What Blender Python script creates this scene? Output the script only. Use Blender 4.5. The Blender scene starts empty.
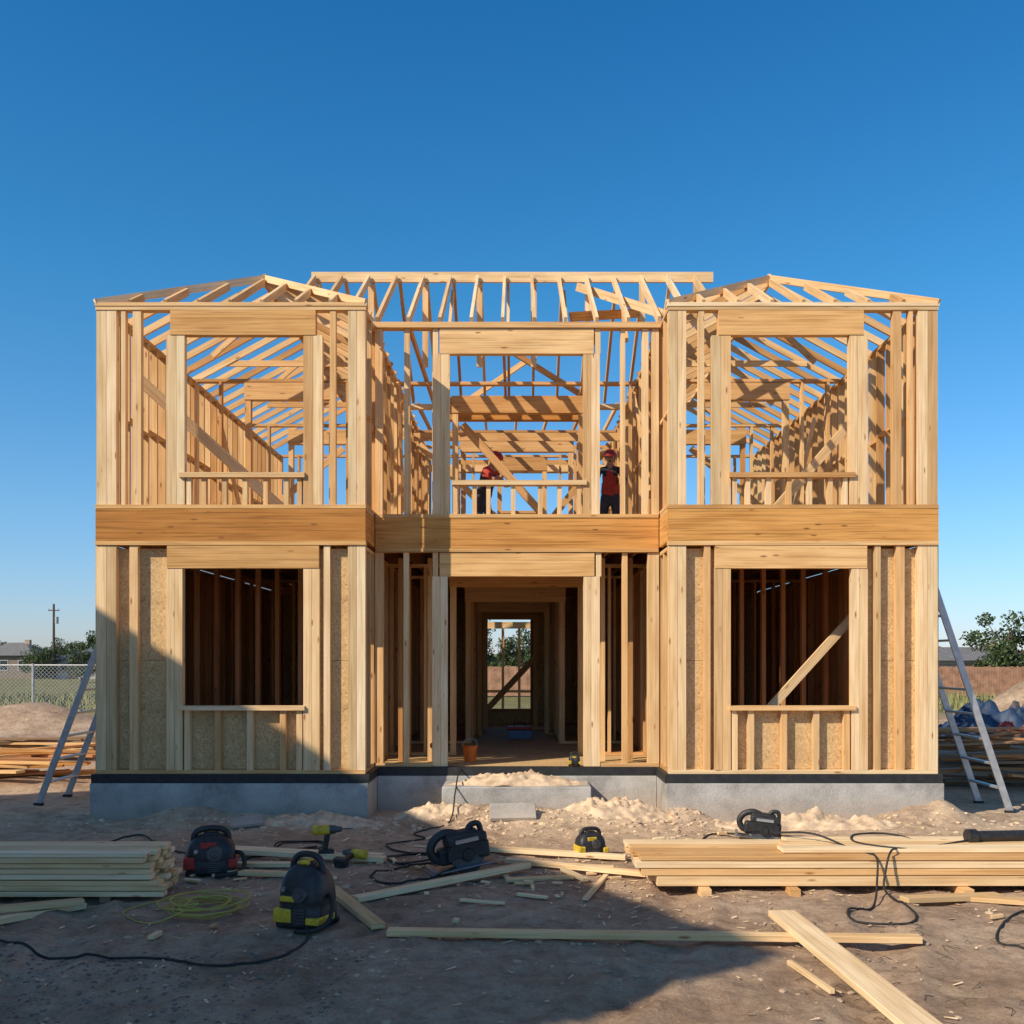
import bpy, bmesh, math, random
from mathutils import Vector, Matrix, noise
random.seed(7)
R = random.Random(11)
scene = bpy.context.scene
COL = scene.collection
V = Vector

# ------------------------------------------------------------------ materials
def nmat(name):
    m = bpy.data.materials.new(name); m.use_nodes = True
    nt = m.node_tree; b = nt.nodes['Principled BSDF']
    return m, nt, b
def N(nt, t, **k):
    n = nt.nodes.new(t)
    for a, v in k.items(): setattr(n, a, v)
    return n
def ramp(nt, stops):
    n = N(nt, 'ShaderNodeValToRGB'); e = n.color_ramp.elements
    while len(e) < len(stops): e.new(0.5)
    for i, (p, c) in enumerate(stops):
        e[i].position = p; e[i].color = (c[0], c[1], c[2], 1) if not isinstance(c, float) else (c, c, c, 1)
    return n
def mix(nt, bt, fac, a, b):
    n = N(nt, 'ShaderNodeMix', data_type='RGBA', blend_type=bt)
    for s, v in ((0, fac), (6, a), (7, b)):
        if hasattr(v, 'is_output'): nt.links.new(v, n.inputs[s])
        elif s == 0: n.inputs[0].default_value = v
        else: n.inputs[s].default_value = (v[0], v[1], v[2], 1)
    return n.outputs[2]
def plain(name, col, rough=0.6, metal=0.0, var=0.25, scale=12, bump=0.15):
    m, nt, b = nmat(name)
    tc = N(nt, 'ShaderNodeTexCoord'); nz = N(nt, 'ShaderNodeTexNoise')
    nz.inputs['Scale'].default_value = scale; nz.inputs['Detail'].default_value = 6
    nt.links.new(tc.outputs['Object'], nz.inputs['Vector'])
    lo = [c * (1 - var) for c in col]; hi = [min(1, c * (1 + var)) for c in col]
    r = ramp(nt, [(0.3, lo), (0.7, hi)]); nt.links.new(nz.outputs[0], r.inputs[0])
    nt.links.new(r.outputs[0], b.inputs['Base Color'])
    b.inputs['Roughness'].default_value = rough; b.inputs['Metallic'].default_value = metal
    bp = N(nt, 'ShaderNodeBump'); bp.inputs['Strength'].default_value = bump; bp.inputs['Distance'].default_value = 0.01
    nt.links.new(nz.outputs[0], bp.inputs['Height']); nt.links.new(bp.outputs[0], b.inputs['Normal'])
    return m
def wood(name, pale, honey, dark, grain=0.85, low=0.76):
    m, nt, b = nmat(name); L = nt.links.new
    uv = N(nt, 'ShaderNodeUVMap', uv_map='UVMap')
    at = N(nt, 'ShaderNodeAttribute', attribute_name='rnd')
    base = mix(nt, 'MIX', at.outputs['Fac'], pale, honey)
    m1 = N(nt, 'ShaderNodeMath', operation='MULTIPLY'); L(at.outputs['Fac'], m1.inputs[0]); m1.inputs[1].default_value = 37.7
    m2 = N(nt, 'ShaderNodeMath', operation='FRACT'); L(m1.outputs[0], m2.inputs[0])
    br = ramp(nt, [(0.0, (0.72, 0.65, 0.56)), (0.35, (0.95, 0.93, 0.90)), (0.7, (1.0, 1.0, 1.0)), (1.0, (1.06, 1.09, 1.18))]); L(m2.outputs[0], br.inputs[0])
    base = mix(nt, 'MULTIPLY', 1.0, base, br.outputs[0])
    mp = N(nt, 'ShaderNodeMapping'); mp.inputs['Scale'].default_value = (0.8, 50, 1); L(uv.outputs[0], mp.inputs[0])
    nz = N(nt, 'ShaderNodeTexNoise'); nz.inputs['Scale'].default_value = 1; nz.inputs['Detail'].default_value = 3
    nz.inputs['Distortion'].default_value = 0.8; L(mp.outputs[0], nz.inputs['Vector'])
    g = ramp(nt, [(0.34, (low, low*0.93, low*0.84)), (0.5, (0.97, 0.96, 0.95)), (0.7, (1.03, 1.03, 1.03))]); L(nz.outputs[0], g.inputs[0])
    c = mix(nt, 'MULTIPLY', grain, base, g.outputs[0])
    mp2 = N(nt, 'ShaderNodeMapping'); mp2.inputs['Scale'].default_value = (0.9, 5, 1); L(uv.outputs[0], mp2.inputs[0])
    nz2 = N(nt, 'ShaderNodeTexNoise'); nz2.inputs['Scale'].default_value = 1.6; nz2.inputs['Detail'].default_value = 6; L(mp2.outputs[0], nz2.inputs['Vector'])
    g2 = ramp(nt, [(0.33, (0.78, 0.68, 0.56)), (0.6, (1.03, 1.03, 1.03))]); L(nz2.outputs[0], g2.inputs[0])
    c = mix(nt, 'MULTIPLY', 0.7, c, g2.outputs[0])
    mp3 = N(nt, 'ShaderNodeMapping'); mp3.inputs['Scale'].default_value = (2.4, 9, 1); L(uv.outputs[0], mp3.inputs[0])
    vo = N(nt, 'ShaderNodeTexVoronoi'); vo.inputs['Scale'].default_value = 1; L(mp3.outputs[0], vo.inputs['Vector'])
    k = ramp(nt, [(0.05, 0.95), (0.14, 0.0)]); L(vo.outputs['Distance'], k.inputs[0])
    c = mix(nt, 'MIX', k.outputs[0], c, dark)
    L(c, b.inputs['Base Color']); b.inputs['Roughness'].default_value = 0.75
    b.inputs['Specular IOR Level'].default_value = 0.25
    bp = N(nt, 'ShaderNodeBump'); bp.inputs['Strength'].default_value = 0.15; bp.inputs['Distance'].default_value = 0.003
    L(nz.outputs[0], bp.inputs['Height']); L(bp.outputs[0], b.inputs['Normal'])
    return m
PINE = wood('pine', (0.92, 0.70, 0.42), (0.80, 0.49, 0.22), (0.34, 0.14, 0.05))
PINE2 = wood('pine_fresh', (0.93, 0.76, 0.50), (0.87, 0.61, 0.33), (0.36, 0.16, 0.06))
LVL = wood('engineered_timber', (0.74, 0.39, 0.12), (0.64, 0.29, 0.075), (0.22, 0.08, 0.025), 1.0, 0.58)
HEAD = wood('header_timber', (0.86, 0.56, 0.26), (0.76, 0.43, 0.16), (0.28, 0.11, 0.04), 1.0, 0.68)
UPIN = wood('shade_browned_pine', (0.86, 0.60, 0.31), (0.66, 0.36, 0.14), (0.25, 0.10, 0.04))  # pine with the inner framing's shade mixed in as a browner colour
OLDW = wood('weathered_wood', (0.38, 0.28, 0.19), (0.28, 0.18, 0.11), (0.10, 0.05, 0.03))
INNER = wood('shade_reddened_pine', (0.72, 0.39, 0.18), (0.52, 0.24, 0.10), (0.12, 0.04, 0.02))  # pine darkened and reddened to carry interior shade; reused on heaped boards

def osb():
    m, nt, b = nmat('strand_board'); L = nt.links.new
    tc = N(nt, 'ShaderNodeTexCoord')
    nz0 = N(nt, 'ShaderNodeTexNoise'); nz0.inputs['Scale'].default_value = 12; L(tc.outputs['Object'], nz0.inputs['Vector'])
    ad = mix(nt, 'ADD', 0.16, tc.outputs['Object'], nz0.outputs[1])
    mp = N(nt, 'ShaderNodeMapping'); mp.inputs['Scale'].default_value = (70, 70, 32); L(ad, mp.inputs[0])
    vo = N(nt, 'ShaderNodeTexVoronoi'); vo.inputs['Scale'].default_value = 1; L(mp.outputs[0], vo.inputs['Vector'])
    sp = N(nt, 'ShaderNodeSeparateColor'); L(vo.outputs['Color'], sp.inputs[0])
    r = ramp(nt, [(0.0, (0.42, 0.25, 0.11)), (0.15, (0.58, 0.37, 0.17)), (0.75, (0.68, 0.46, 0.22)), (1.0, (0.78, 0.57, 0.31))])
    L(sp.outputs[0], r.inputs[0])
    nz = N(nt, 'ShaderNodeTexNoise'); nz.inputs['Scale'].default_value = 2.2; nz.inputs['Detail'].default_value = 5; L(tc.outputs['Object'], nz.inputs['Vector'])
    g = ramp(nt, [(0.35, 0.80), (0.65, 1.03)]); L(nz.outputs[0], g.inputs[0])
    c = mix(nt, 'MULTIPLY', 0.8, r.outputs[0], g.outputs[0])
    L(c, b.inputs['Base Color']); b.inputs['Roughness'].default_value = 0.8
    bp = N(nt, 'ShaderNodeBump'); bp.inputs['Strength'].default_value = 0.2; bp.inputs['Distance'].default_value = 0.003
    L(sp.outputs[0], bp.inputs['Height']); L(bp.outputs[0], b.inputs['Normal'])
    return m
OSB = osb()
def concrete():
    m, nt, b = nmat('cast_concrete'); L = nt.links.new
    tc = N(nt, 'ShaderNodeTexCoord')
    nz = N(nt, 'ShaderNodeTexNoise'); nz.inputs['Scale'].default_value = 2.0; nz.inputs['Detail'].default_value = 10; nz.inputs['Roughness'].default_value = 0.65; L(tc.outputs['Object'], nz.inputs['Vector'])
    r = ramp(nt, [(0.3, (0.26, 0.25, 0.235)), (0.5, (0.46, 0.445, 0.42)), (0.72, (0.62, 0.60, 0.57))]); L(nz.outputs[0], r.inputs[0])
    nz2 = N(nt, 'ShaderNodeTexNoise'); nz2.inputs['Scale'].default_value = 45; nz2.inputs['Detail'].default_value = 4; L(tc.outputs['Object'], nz2.inputs['Vector'])
    g = ramp(nt, [(0.3, 0.75), (0.6, 1.0)]); L(nz2.outputs[0], g.inputs[0])
    c = mix(nt, 'MULTIPLY', 0.6, r.outputs[0], g.outputs[0])
    sx = N(nt, 'ShaderNodeSeparateXYZ'); geo = N(nt, 'ShaderNodeNewGeometry'); L(geo.outputs['Position'], sx.inputs[0])
    mr = N(nt, 'ShaderNodeMapRange'); L(sx.outputs[2], mr.inputs[0]); mr.inputs[1].default_value = 0.34; mr.inputs[2].default_value = 0.05
    ml = N(nt, 'ShaderNodeMath', operation='MULTIPLY'); L(mr.outputs[0], ml.inputs[0]); L(nz.outputs[0], ml.inputs[1])
    c = mix(nt, 'MIX', ml.outputs[0], c, (0.42, 0.31, 0.21))
    L(c, b.inputs['Base Color']); b.inputs['Roughness'].default_value = 0.85
    bp = N(nt, 'ShaderNodeBump'); bp.inputs['Strength'].default_value = 0.5; bp.inputs['Distance'].default_value = 0.012
    L(nz2.outputs[0], bp.inputs['Height']); L(bp.outputs[0], b.inputs['Normal'])
    return m
CONC = concrete()
def dirt():
    m, nt, b = nmat('dirt'); L = nt.links.new
    geo = N(nt, 'ShaderNodeNewGeometry')
    def nz(s, d=8, r=0.6):
        n = N(nt, 'ShaderNodeTexNoise'); n.inputs['Scale'].default_value = s; n.inputs['Detail'].default_value = d; n.inputs['Roughness'].default_value = r
        L(geo.outputs['Position'], n.inputs['Vector']); return n
    a = nz(0.75, 12, 0.7); f = nz(6, 12, 0.75); v = nz(50, 5, 0.75)
    r = ramp(nt, [(0.34, (0.40, 0.27, 0.18)), (0.5, (0.54, 0.38, 0.265)), (0.66, (0.68, 0.51, 0.365))]); L(a.outputs[0], r.inputs[0])
    g = ramp(nt, [(0.34, 0.62), (0.5, 0.96), (0.68, 1.10)]); L(f.outputs[0], g.inputs[0])
    c = mix(nt, 'MULTIPLY', 0.8, r.outputs[0], g.outputs[0])
    g2 = ramp(nt, [(0.38, 0.62), (0.6, 1.08)]); L(v.outputs[0], g2.inputs[0])
    c = mix(nt, 'MULTIPLY', 0.5, c, g2.outputs[0])
    sd = nz(1.7, 9, 0.75); sr = ramp(nt, [(0.58, 0.0), (0.70, 0.5)]); L(sd.outputs[0], sr.inputs[0])
    c = mix(nt, 'MIX', sr.outputs[0], c, (0.74, 0.57, 0.38))
    # darker damp patches
    dp = nz(0.5, 6, 0.6); dr = ramp(nt, [(0.36, 0.6), (0.48, 0.0)]); L(dp.outputs[0], dr.inputs[0])
    c = mix(nt, 'MIX', dr.outputs[0], c, mix(nt, 'MULTIPLY', 1.0, c, (0.62, 0.58, 0.55)))
    sx = N(nt, 'ShaderNodeSeparateXYZ'); L(geo.outputs['Position'], sx.inputs[0])
    mr = N(nt, 'ShaderNodeMapRange'); L(sx.outputs[1], mr.inputs[0]); mr.inputs[1].default_value = -2.2; mr.inputs[2].default_value = -0.3
    md = N(nt, 'ShaderNodeMath', operation='MULTIPLY'); L(mr.outputs[0], md.inputs[0])
    pz = nz(1.1, 9, 0.75); pr = ramp(nt, [(0.42, 0.05), (0.56, 0.95)]); L(pz.outputs[0], pr.inputs[0]); L(pr.outputs[0], md.inputs[1])
    far = N(nt, 'ShaderNodeMapRange'); L(sx.outputs[1], far.inputs[0]); far.inputs[1].default_value = 3; far.inputs[2].default_value = 1.2
    md2 = N(nt, 'ShaderNodeMath', operation='MULTIPLY'); L(md.outputs[0], md2.inputs[0]); L(far.outputs[0], md2.inputs[1])
    c = mix(nt, 'MIX', md2.outputs[0], c, mix(nt, 'MULTIPLY', 0.7, (0.72, 0.55, 0.38), g.outputs[0]))
    gr = N(nt, 'ShaderNodeMapRange'); L(sx.outputs[1], gr.inputs[0]); gr.inputs[1].default_value = 17; gr.inputs[2].default_value = 28
    gz = ramp(nt, [(0.35, (0.12, 0.12, 0.045)), (0.65, (0.28, 0.25, 0.12))]); L(a.outputs[0], gz.inputs[0])
    c = mix(nt, 'MIX', gr.outputs[0], c, gz.outputs[0])
    L(c, b.inputs['Base Color']); b.inputs['Roughness'].default_value = 0.95; b.inputs['Specular IOR Level'].default_value = 0.1
    bp = N(nt, 'ShaderNodeBump'); bp.inputs['Strength'].default_value = 0.9; bp.inputs['Distance'].default_value = 0.06
    L(f.outputs[0], bp.inputs['Height'])
    bp2 = N(nt, 'ShaderNodeBump'); bp2.inputs['Strength'].default_value = 0.8; bp2.inputs['Distance'].default_value = 0.009
    L(v.outputs[0], bp2.inputs['Height']); L(bp.outputs[0], bp2.inputs['Normal']); L(bp2.outputs[0], b.inputs['Normal'])
    return m
DIRT = dirt()
BLACKP = plain('black_plastic', (0.022, 0.022, 0.024), 0.5, var=0.5, scale=20)
MEMB = plain('black_membrane', (0.02, 0.021, 0.023), 0.6, var=0.4)
RUBBER = plain('rubber', (0.02, 0.02, 0.02), 0.7)
YEL = plain('yellow_plastic', (0.62, 0.42, 0.03), 0.45, var=0.3, scale=20)
REDP = plain('red_plastic', (0.40, 0.025, 0.02), 0.45, var=0.3, scale=20)
ORANGE = plain('orange_plastic', (0.75, 0.16, 0.02), 0.45, var=0.12)
STEEL = plain('steel', (0.45, 0.45, 0.46), 0.35, 0.9, var=0.15)
DSTEEL = plain('dark_steel', (0.12, 0.12, 0.125), 0.5, 0.7, var=0.3)
ALU = plain('aluminium', (0.50, 0.51, 0.53), 0.45, 0.55, var=0.15)
YCORD = plain('yellow_cord', (0.46, 0.38, 0.08), 0.5, var=0.1)
STONE = plain('stone', (0.46, 0.33, 0.23), 0.95, var=0.35, scale=3)
CHIP = plain('wood_chip', (0.76, 0.56, 0.34), 0.85, var=0.3, scale=4)
BLUET = plain('blue_tarp', (0.02, 0.045, 0.10), 0.6, var=0.5, scale=3)
LEAF = plain('leaf', (0.075, 0.11, 0.03), 0.7, var=0.6, scale=1.5)
LEAF2 = plain('leaf_dark', (0.04, 0.062, 0.022), 0.7, var=0.6, scale=1.5)
BARK = plain('bark', (0.10, 0.075, 0.05), 0.9, var=0.3)
GRASS = plain('dry_grass', (0.26, 0.25, 0.10), 0.9, var=0.5, scale=2)
ROOFG = plain('grey_shingle', (0.17, 0.165, 0.165), 0.9, var=0.3, scale=5)
SIDING = plain('pale_siding', (0.42, 0.40, 0.37), 0.8, var=0.1)
SIDING2 = plain('brown_siding', (0.22, 0.17, 0.13), 0.8, var=0.1)
GLASSD = plain('dark_glass', (0.03, 0.04, 0.05), 0.1, var=0.1)
TRIM = plain('white_trim', (0.55, 0.54, 0.52), 0.6, var=0.05)
SKIN = plain('skin', (0.42, 0.24, 0.16), 0.6, var=0.08)
SHIRT = plain('dark_shirt', (0.025, 0.028, 0.04), 0.85)
RSHIRT = plain('red_shirt', (0.42, 0.045, 0.03), 0.85)
JEANS = plain('dark_trousers', (0.035, 0.04, 0.06), 0.85)
BVEST = plain('black_vest', (0.03, 0.03, 0.035), 0.8)
HAT = plain('dark_red_helmet', (0.34, 0.03, 0.02), 0.4)
GALV = plain('galvanised', (0.45, 0.46, 0.47), 0.5, 0.3)
GREYF = plain('fence_boards', (0.38, 0.20, 0.12), 0.85, var=0.35, scale=3)
SOIL = plain('pale_soil', (0.62, 0.46, 0.31), 0.95, var=0.35, scale=9, bump=0.8)

# ------------------------------------------------------------------ mesh helpers
def nb():
    bm = bmesh.new(); bm.loops.layers.uv.new('UVMap'); bm.verts.layers.float.new('rnd'); return bm
def obox(bm, c, ex, ey, ez, bev=0.0, mi=0):
    uvl = bm.loops.layers.uv['UVMap']; rl = bm.verts.layers.float['rnd']
    r = R.random(); c = V(c); A = [V(ex), V(ey), V(ez)]; Ln = [a.length for a in A]
    vs = {}; loc = {}
    for i in (-1, 1):
        for j in (-1, 1):
            for k in (-1, 1):
                v = bm.verts.new(c + A[0]*i + A[1]*j + A[2]*k); v[rl] = r
                vs[(i, j, k)] = v; loc[v] = (i*Ln[0], j*Ln[1], k*Ln[2])
    fs = []
    for ax in range(3):
        o = [a for a in range(3) if a != ax]
        for s in (-1, 1):
            q = []
            for (p, t) in ((-1, -1), (1, -1), (1, 1), (-1, 1)):
                key = [0, 0, 0]; key[ax] = s; key[o[0]] = p; key[o[1]] = t; q.append(vs[tuple(key)])
            if A[ax].dot((A[o[0]].cross(A[o[1]]))) * s < 0: q.reverse()
            f = bm.faces.new(q); f.material_index = mi; fs.append(f)
            for l in f.loops:
                lc = loc[l.vert]
                l[uvl].uv = (lc[o[0]] + r*57.3 + (0 if ax else 9), lc[o[1]] + ax*0.31 + r*19.7)
    if bev > 0:
        es = list({e for f in fs for e in f.edges})
        bmesh.ops.bevel(bm, geom=es, offset=bev, segments=1 if bev < 0.012 else 3, affect='EDGES', profile=0.5)
def abox(bm, x0, x1, y0, y1, z0, z1, bev=0.0, mi=0):
    d = [(x1-x0)/2, (y1-y0)/2, (z1-z0)/2]; c = ((x0+x1)/2, (y0+y1)/2, (z0+z1)/2)
    E = [V((d[0], 0, 0)), V((0, d[1], 0)), V((0, 0, d[2]))]
    o = sorted(range(3), key=lambda i: -d[i])
    obox(bm, c, E[o[0]], E[o[1]], E[o[2]], bev, mi)
def beam(bm, p0, p1, w, h, up=(0, 0, 1), bev=0.0, mi=0):
    p0 = V(p0); p1 = V(p1); d = p1 - p0; up = V(up)
    s = d.cross(up)
    if s.length < 1e-4: s = d.cross(V((1, 0, 0)))
    s.normalize(); u = s.cross(d).normalized()
    obox(bm, (p0+p1)/2, d/2, s*w/2, u*h/2, bev, mi)
def cyl(bm, p0, p1, r0, r1=None, n=16, mi=0):
    r1 = r0 if r1 is None else r1
    p0 = V(p0); p1 = V(p1); d = (p1-p0)
    q = d.to_track_quat('Z', 'Y').to_matrix()
    a = [bm.verts.new(p0 + q @ V((math.cos(t*2*math.pi/n)*r0, math.sin(t*2*math.pi/n)*r0, 0))) for t in range(n)]
    b = [bm.verts.new(p1 + q @ V((math.cos(t*2*math.pi/n)*r1, math.sin(t*2*math.pi/n)*r1, 0))) for t in range(n)]
    for i in range(n):
        f = bm.faces.new((a[i], a[(i+1) % n], b[(i+1) % n], b[i])); f.material_index = mi
    f = bm.faces.new(a[::-1]); f.material_index = mi
    f = bm.faces.new(b); f.material_index = mi
def catmull(pts, k=8, closed=False):
    pts = [V(p) for p in pts]; out = []; n = len(pts)
    for i in range(n-1):
        p0, p1, p2, p3 = pts[max(i-1, 0)], pts[i], pts[i+1], pts[min(i+2, n-1)]
        for j in range(k):
            t = j/k
            out.append(0.5*((2*p1)+(-p0+p2)*t+(2*p0-5*p1+4*p2-p3)*t*t+(-p0+3*p1-3*p2+p3)*t**3))
    out.append(pts[-1])
    return out
def tube(bm, pts, r, n=8, smooth=8, mi=0, rr=None):
    P = catmull(pts, smooth) if smooth else [V(p) for p in pts]
    rings = []; prev = None
    for i, p in enumerate(P):
        d = (P[min(i+1, len(P)-1)] - P[max(i-1, 0)]).normalized()
        if prev is None:
            s = d.cross(V((0, 0, 1)))
            if s.length < 1e-3: s = d.cross(V((1, 0, 0)))
        else: s = prev - d*prev.dot(d)
        s.normalize(); prev = s; u = d.cross(s)
        rad = r if rr is None else r + (rr-r)*i/(len(P)-1)
        rings.append([bm.verts.new(p + s*math.cos(2*math.pi*t/n)*rad + u*math.sin(2*math.pi*t/n)*rad) for t in range(n)])
    for a, b in zip(rings, rings[1:]):
        for i in range(n):
            f = bm.faces.new((a[i], a[(i+1) % n], b[(i+1) % n], b[i])); f.material_index = mi; f.smooth = True
    bm.faces.new(rings[0][::-1]).material_index = mi; bm.faces.new(rings[-1]).material_index = mi
def ball(bm, c, r, sc=(1, 1, 1), mi=0, seg=16):
    res = bmesh.ops.create_uvsphere(bm, u_segments=seg, v_segments=seg//2+2, radius=r, matrix=Matrix.Translation(V(c)) @ Matrix.Diagonal((*sc, 1)))
    for v in res['verts']:
        for f in v.link_faces: f.material_index = mi; f.smooth = True
def fin(name, bm, mats, parent=None, label=None, cat=None, group=None, kind=None, smooth=None, recalc=True):
    if recalc: bmesh.ops.recalc_face_normals(bm, faces=bm.faces[:])
    xs = [v.co for v in bm.verts]
    lo = V((min(v.x for v in xs), min(v.y for v in xs), min(v.z for v in xs)))
    hi = V((max(v.x for v in xs), max(v.y for v in xs), max(v.z for v in xs)))
    o = V(((lo.x+hi.x)/2, (lo.y+hi.y)/2, lo.z))
    for v in bm.verts: v.co -= o
    me = bpy.data.meshes.new(name); bm.to_mesh(me); bm.free()
    for m in (mats if isinstance(mats, (list, tuple)) else [mats]): me.materials.append(m)
    if smooth is not None:
        for p in me.polygons: p.use_smooth = smooth
    ob = bpy.data.objects.new(name, me); COL.objects.link(ob); ob.location = o
    if parent: ob.parent = parent
    tag(ob, label, cat, group, kind)
    return ob
def tag(ob, label=None, cat=None, group=None, kind=None):
    if label: ob['label'] = label
    if cat: ob['category'] = cat
    if group: ob['group'] = group
    if kind: ob['kind'] = kind
def thing(name, label, cat, loc=(0, 0, 0), rot=(0, 0, 0), group=None, s=1.0):
    e = bpy.data.objects.new(name, None); e.empty_display_size = 0.2; COL.objects.link(e)
    e.location = loc; e.rotation_euler = rot; e.scale = (s, s, s); tag(e, label, cat, group); return e
def copy_tree(src, loc, rot=(0, 0, 0), s=1.0, label=None):
    t = src.copy(); COL.objects.link(t); t.location = loc; t.rotation_euler = rot; t.scale = (s, s, s)
    if label: t['label'] = label
    for c in src.children:
        k = c.copy(); COL.objects.link(k); k.parent = t
    return t

# ------------------------------------------------------------------ ground
def gh(x, y):
    z = 0.040*noise.noise(V((x*0.5, y*0.5, 0))) + 0.022*noise.noise(V((x*1.9, y*1.9, 3)))
    inside = -5.3 < x < 5.3 and y > 0.05 and y < 9.3
    if -6.5 < x < 6.5 and -2 < y < 1.2:
        d = -y if abs(x) > 1.84 else 0.7 - y
        if d > -0.2:
            d = max(d, 0)
            k = max(0, 0.55+1.5*noise.noise(V((x*0.9, 5, 1)))+0.5*noise.noise(V((x*3, 5, 1))))
            z += 0.14*math.exp(-(d/0.38)**2)*k
    def mound(cx, cy, rx, ry, h):
        q = ((x-cx)/rx)**2 + ((y-cy)/ry)**2
        return h*math.exp(-q)*(1+0.35*noise.noise(V((x*1.1, y*1.1, 9)))) if q < 6 else 0
    z += mound(16.2, 18.5, 1.6, 1.6, 1.4) + mound(-13.6, 15, 2.6, 1.3, 0.8) + mound(-18.5, 18, 3.0, 2, 0.6)
    z += mound(-7.6, 3.2, 1.0, 0.8, 0.12) + mound(11, 9, 2.0, 1.2, 0.25) + mound(0, -0.05, 1.5, 0.55, 0.17)
    if -9 < y < 2 and abs(x) < 8:
        z += 0.018*noise.noise(V((x*5, y*5, 1))) + 0.012*noise.noise(V((x*12, y*12, 4))) + 0.008*max(0, noise.noise(V((x*19, y*19, 7))))
        for cx, k in ((0.9, 0.33), (2.35, 0.33), (-3.4, -0.2)):
            u = (x - cx - k*(y+5) - 0.25*math.sin(y*0.9))
            q = math.exp(-(u/0.14)**2)
            fade = max(0, min(1, (-0.8-y)/0.8))
            z -= 0.034*q*fade*(0.75+0.35*math.sin((x*k+y)*26)) - 0.024*fade*math.exp(-((abs(u)-0.24)/0.08)**2)
    r = math.hypot(x, y)
    if r > 45: z *= max(0, 1-(r-45)/30)
    if inside: z = min(z, 0.02)
    return z
def axis(lo, hi, st, far, g=1.09, stmax=60):
    a = []; v = lo
    while v <= hi: a.append(v); v += st
    s = st; v = a[-1]; up = []
    while v < far: s = min(s*g, 0.5 if v < 24 else stmax); v += s; up.append(v)
    s = st; v = lo; dn = []
    while v > -far: s = min(s*g, 0.5 if v > -24 else stmax); v -= s; dn.append(v)
    return dn[::-1] + a + up
xs = axis(-5.2, 5.2, 0.036, 1500); ys = axis(-7.4, 0.9, 0.034, 1500)
verts = [(x, y, gh(x, y)) for y in ys for x in xs]
nx = len(xs); faces = [(j*nx+i, j*nx+i+1, (j+1)*nx+i+1, (j+1)*nx+i) for j in range(len(ys)-1) for i in range(nx-1)]
me = bpy.data.meshes.new('ground'); me.from_pydata(verts, [], faces); me.materials.append(DIRT)
for p in me.polygons: p.use_smooth = True
g = bpy.data.objects.new('ground', me); COL.objects.link(g); g['kind'] = 'structure'

ICO = bmesh.new(); bmesh.ops.create_icosphere(ICO, subdivisions=1, radius=1.0)
IV = [v.co.copy() for v in ICO.verts]; ICO.verts.ensure_lookup_table(); IF = [[v.index for v in f.verts] for f in ICO.faces]
def rocks(name, n, sampler, rmin, rmax, mat, label, flat=0.55, pw=3):
    vs = []; fs = []
    for _ in range(n):
        x, y = sampler(); r = rmin + (rmax-rmin)*R.random()**pw
        z = gh(x, y); b = len(vs)
        rot = Matrix.Rotation(R.random()*6, 3, 'Z'); sx = R.uniform(0.7, 1.4)
        for c in IV:
            c = c*r*R.uniform(0.75, 1.2); c = rot @ V((c.x*sx, c.y, c.z*flat)); vs.append(tuple(c + V((x, y, z))))
        fs += [[b+i for i in f] for f in IF]
    me = bpy.data.meshes.new(name); me.from_pydata(vs, [], fs); me.materials.append(mat)
    ob = bpy.data.objects.new(name, me); COL.objects.link(ob); tag(ob, label, 'gravel', None, 'stuff')
def clump():
    while True:
        x, y = R.uniform(-5.5, 5.8), R.uniform(-7.2, -0.3)
        if R.random() < max(0.08, 0.35+1.3*noise.noise(V((x*0.8, y*0.8, 12)))): return x, y
rocks('gravel', 3600, clump, 0.003, 0.030, STONE, 'small brown stones and clods on the dirt', pw=6)
rocks('soil_clods', 2600, lambda: (R.gauss(0, 3.2), -abs(R.gauss(0, 0.45))-0.1), 0.005, 0.045, SOIL, 'pale soil clods heaped beside the concrete footing', pw=4)
rocks('dark_gravel', 1800, lambda: (R.uniform(-4.5, -1.0), R.uniform(-7.0, -5.4)), 0.005, 0.020, plain('dark_stone', (0.16, 0.135, 0.115), 0.9), 'dark grey gravel on the ground')
bm = bmesh.new()
for _ in range(1700):
    x = R.uniform(-5, 5.5); y = R.choice([R.uniform(-7, -0.5), R.gauss(-2.8, 0.9), R.gauss(-3.5, 0.9)])
    l = R.uniform(0.006, 0.04); w = R.uniform(0.003, 0.009); a = R.random()*6
    z = gh(x, y)+0.008
    obm = Matrix.Rotation(a, 3, 'Z'); ps = [obm @ V(p) for p in ((-l, -w, 0), (l, -w, 0.004), (l, w, 0.008), (-l, w, 0))]
    bm.faces.new([bm.verts.new(p + V((x, y, z))) for p in ps])
fin('wood_chips', bm, CHIP, label='scattered wood shavings and chips on dirt', kind='stuff', cat='wood chips')
bm = nb()
for _ in range(90):
    x = R.uniform(1.6, 4.3); y = R.uniform(-6.8, -4.8); a = R.random()*6; l = R.uniform(0.05, 0.16); z = gh(x, y)+0.004
    tube(bm, [(x, y, z), (x+l*.5*math.cos(a), y+l*.5*math.sin(a), z+R.uniform(0.005, 0.03)), (x+l*math.cos(a+.4), y+l*math.sin(a+.4), z+.004)], 0.0022, 4, 2)
fin('twigs', bm, BARK, label='thin dry twigs and roots on the dirt', kind='stuff', cat='twigs', recalc=False)

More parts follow.
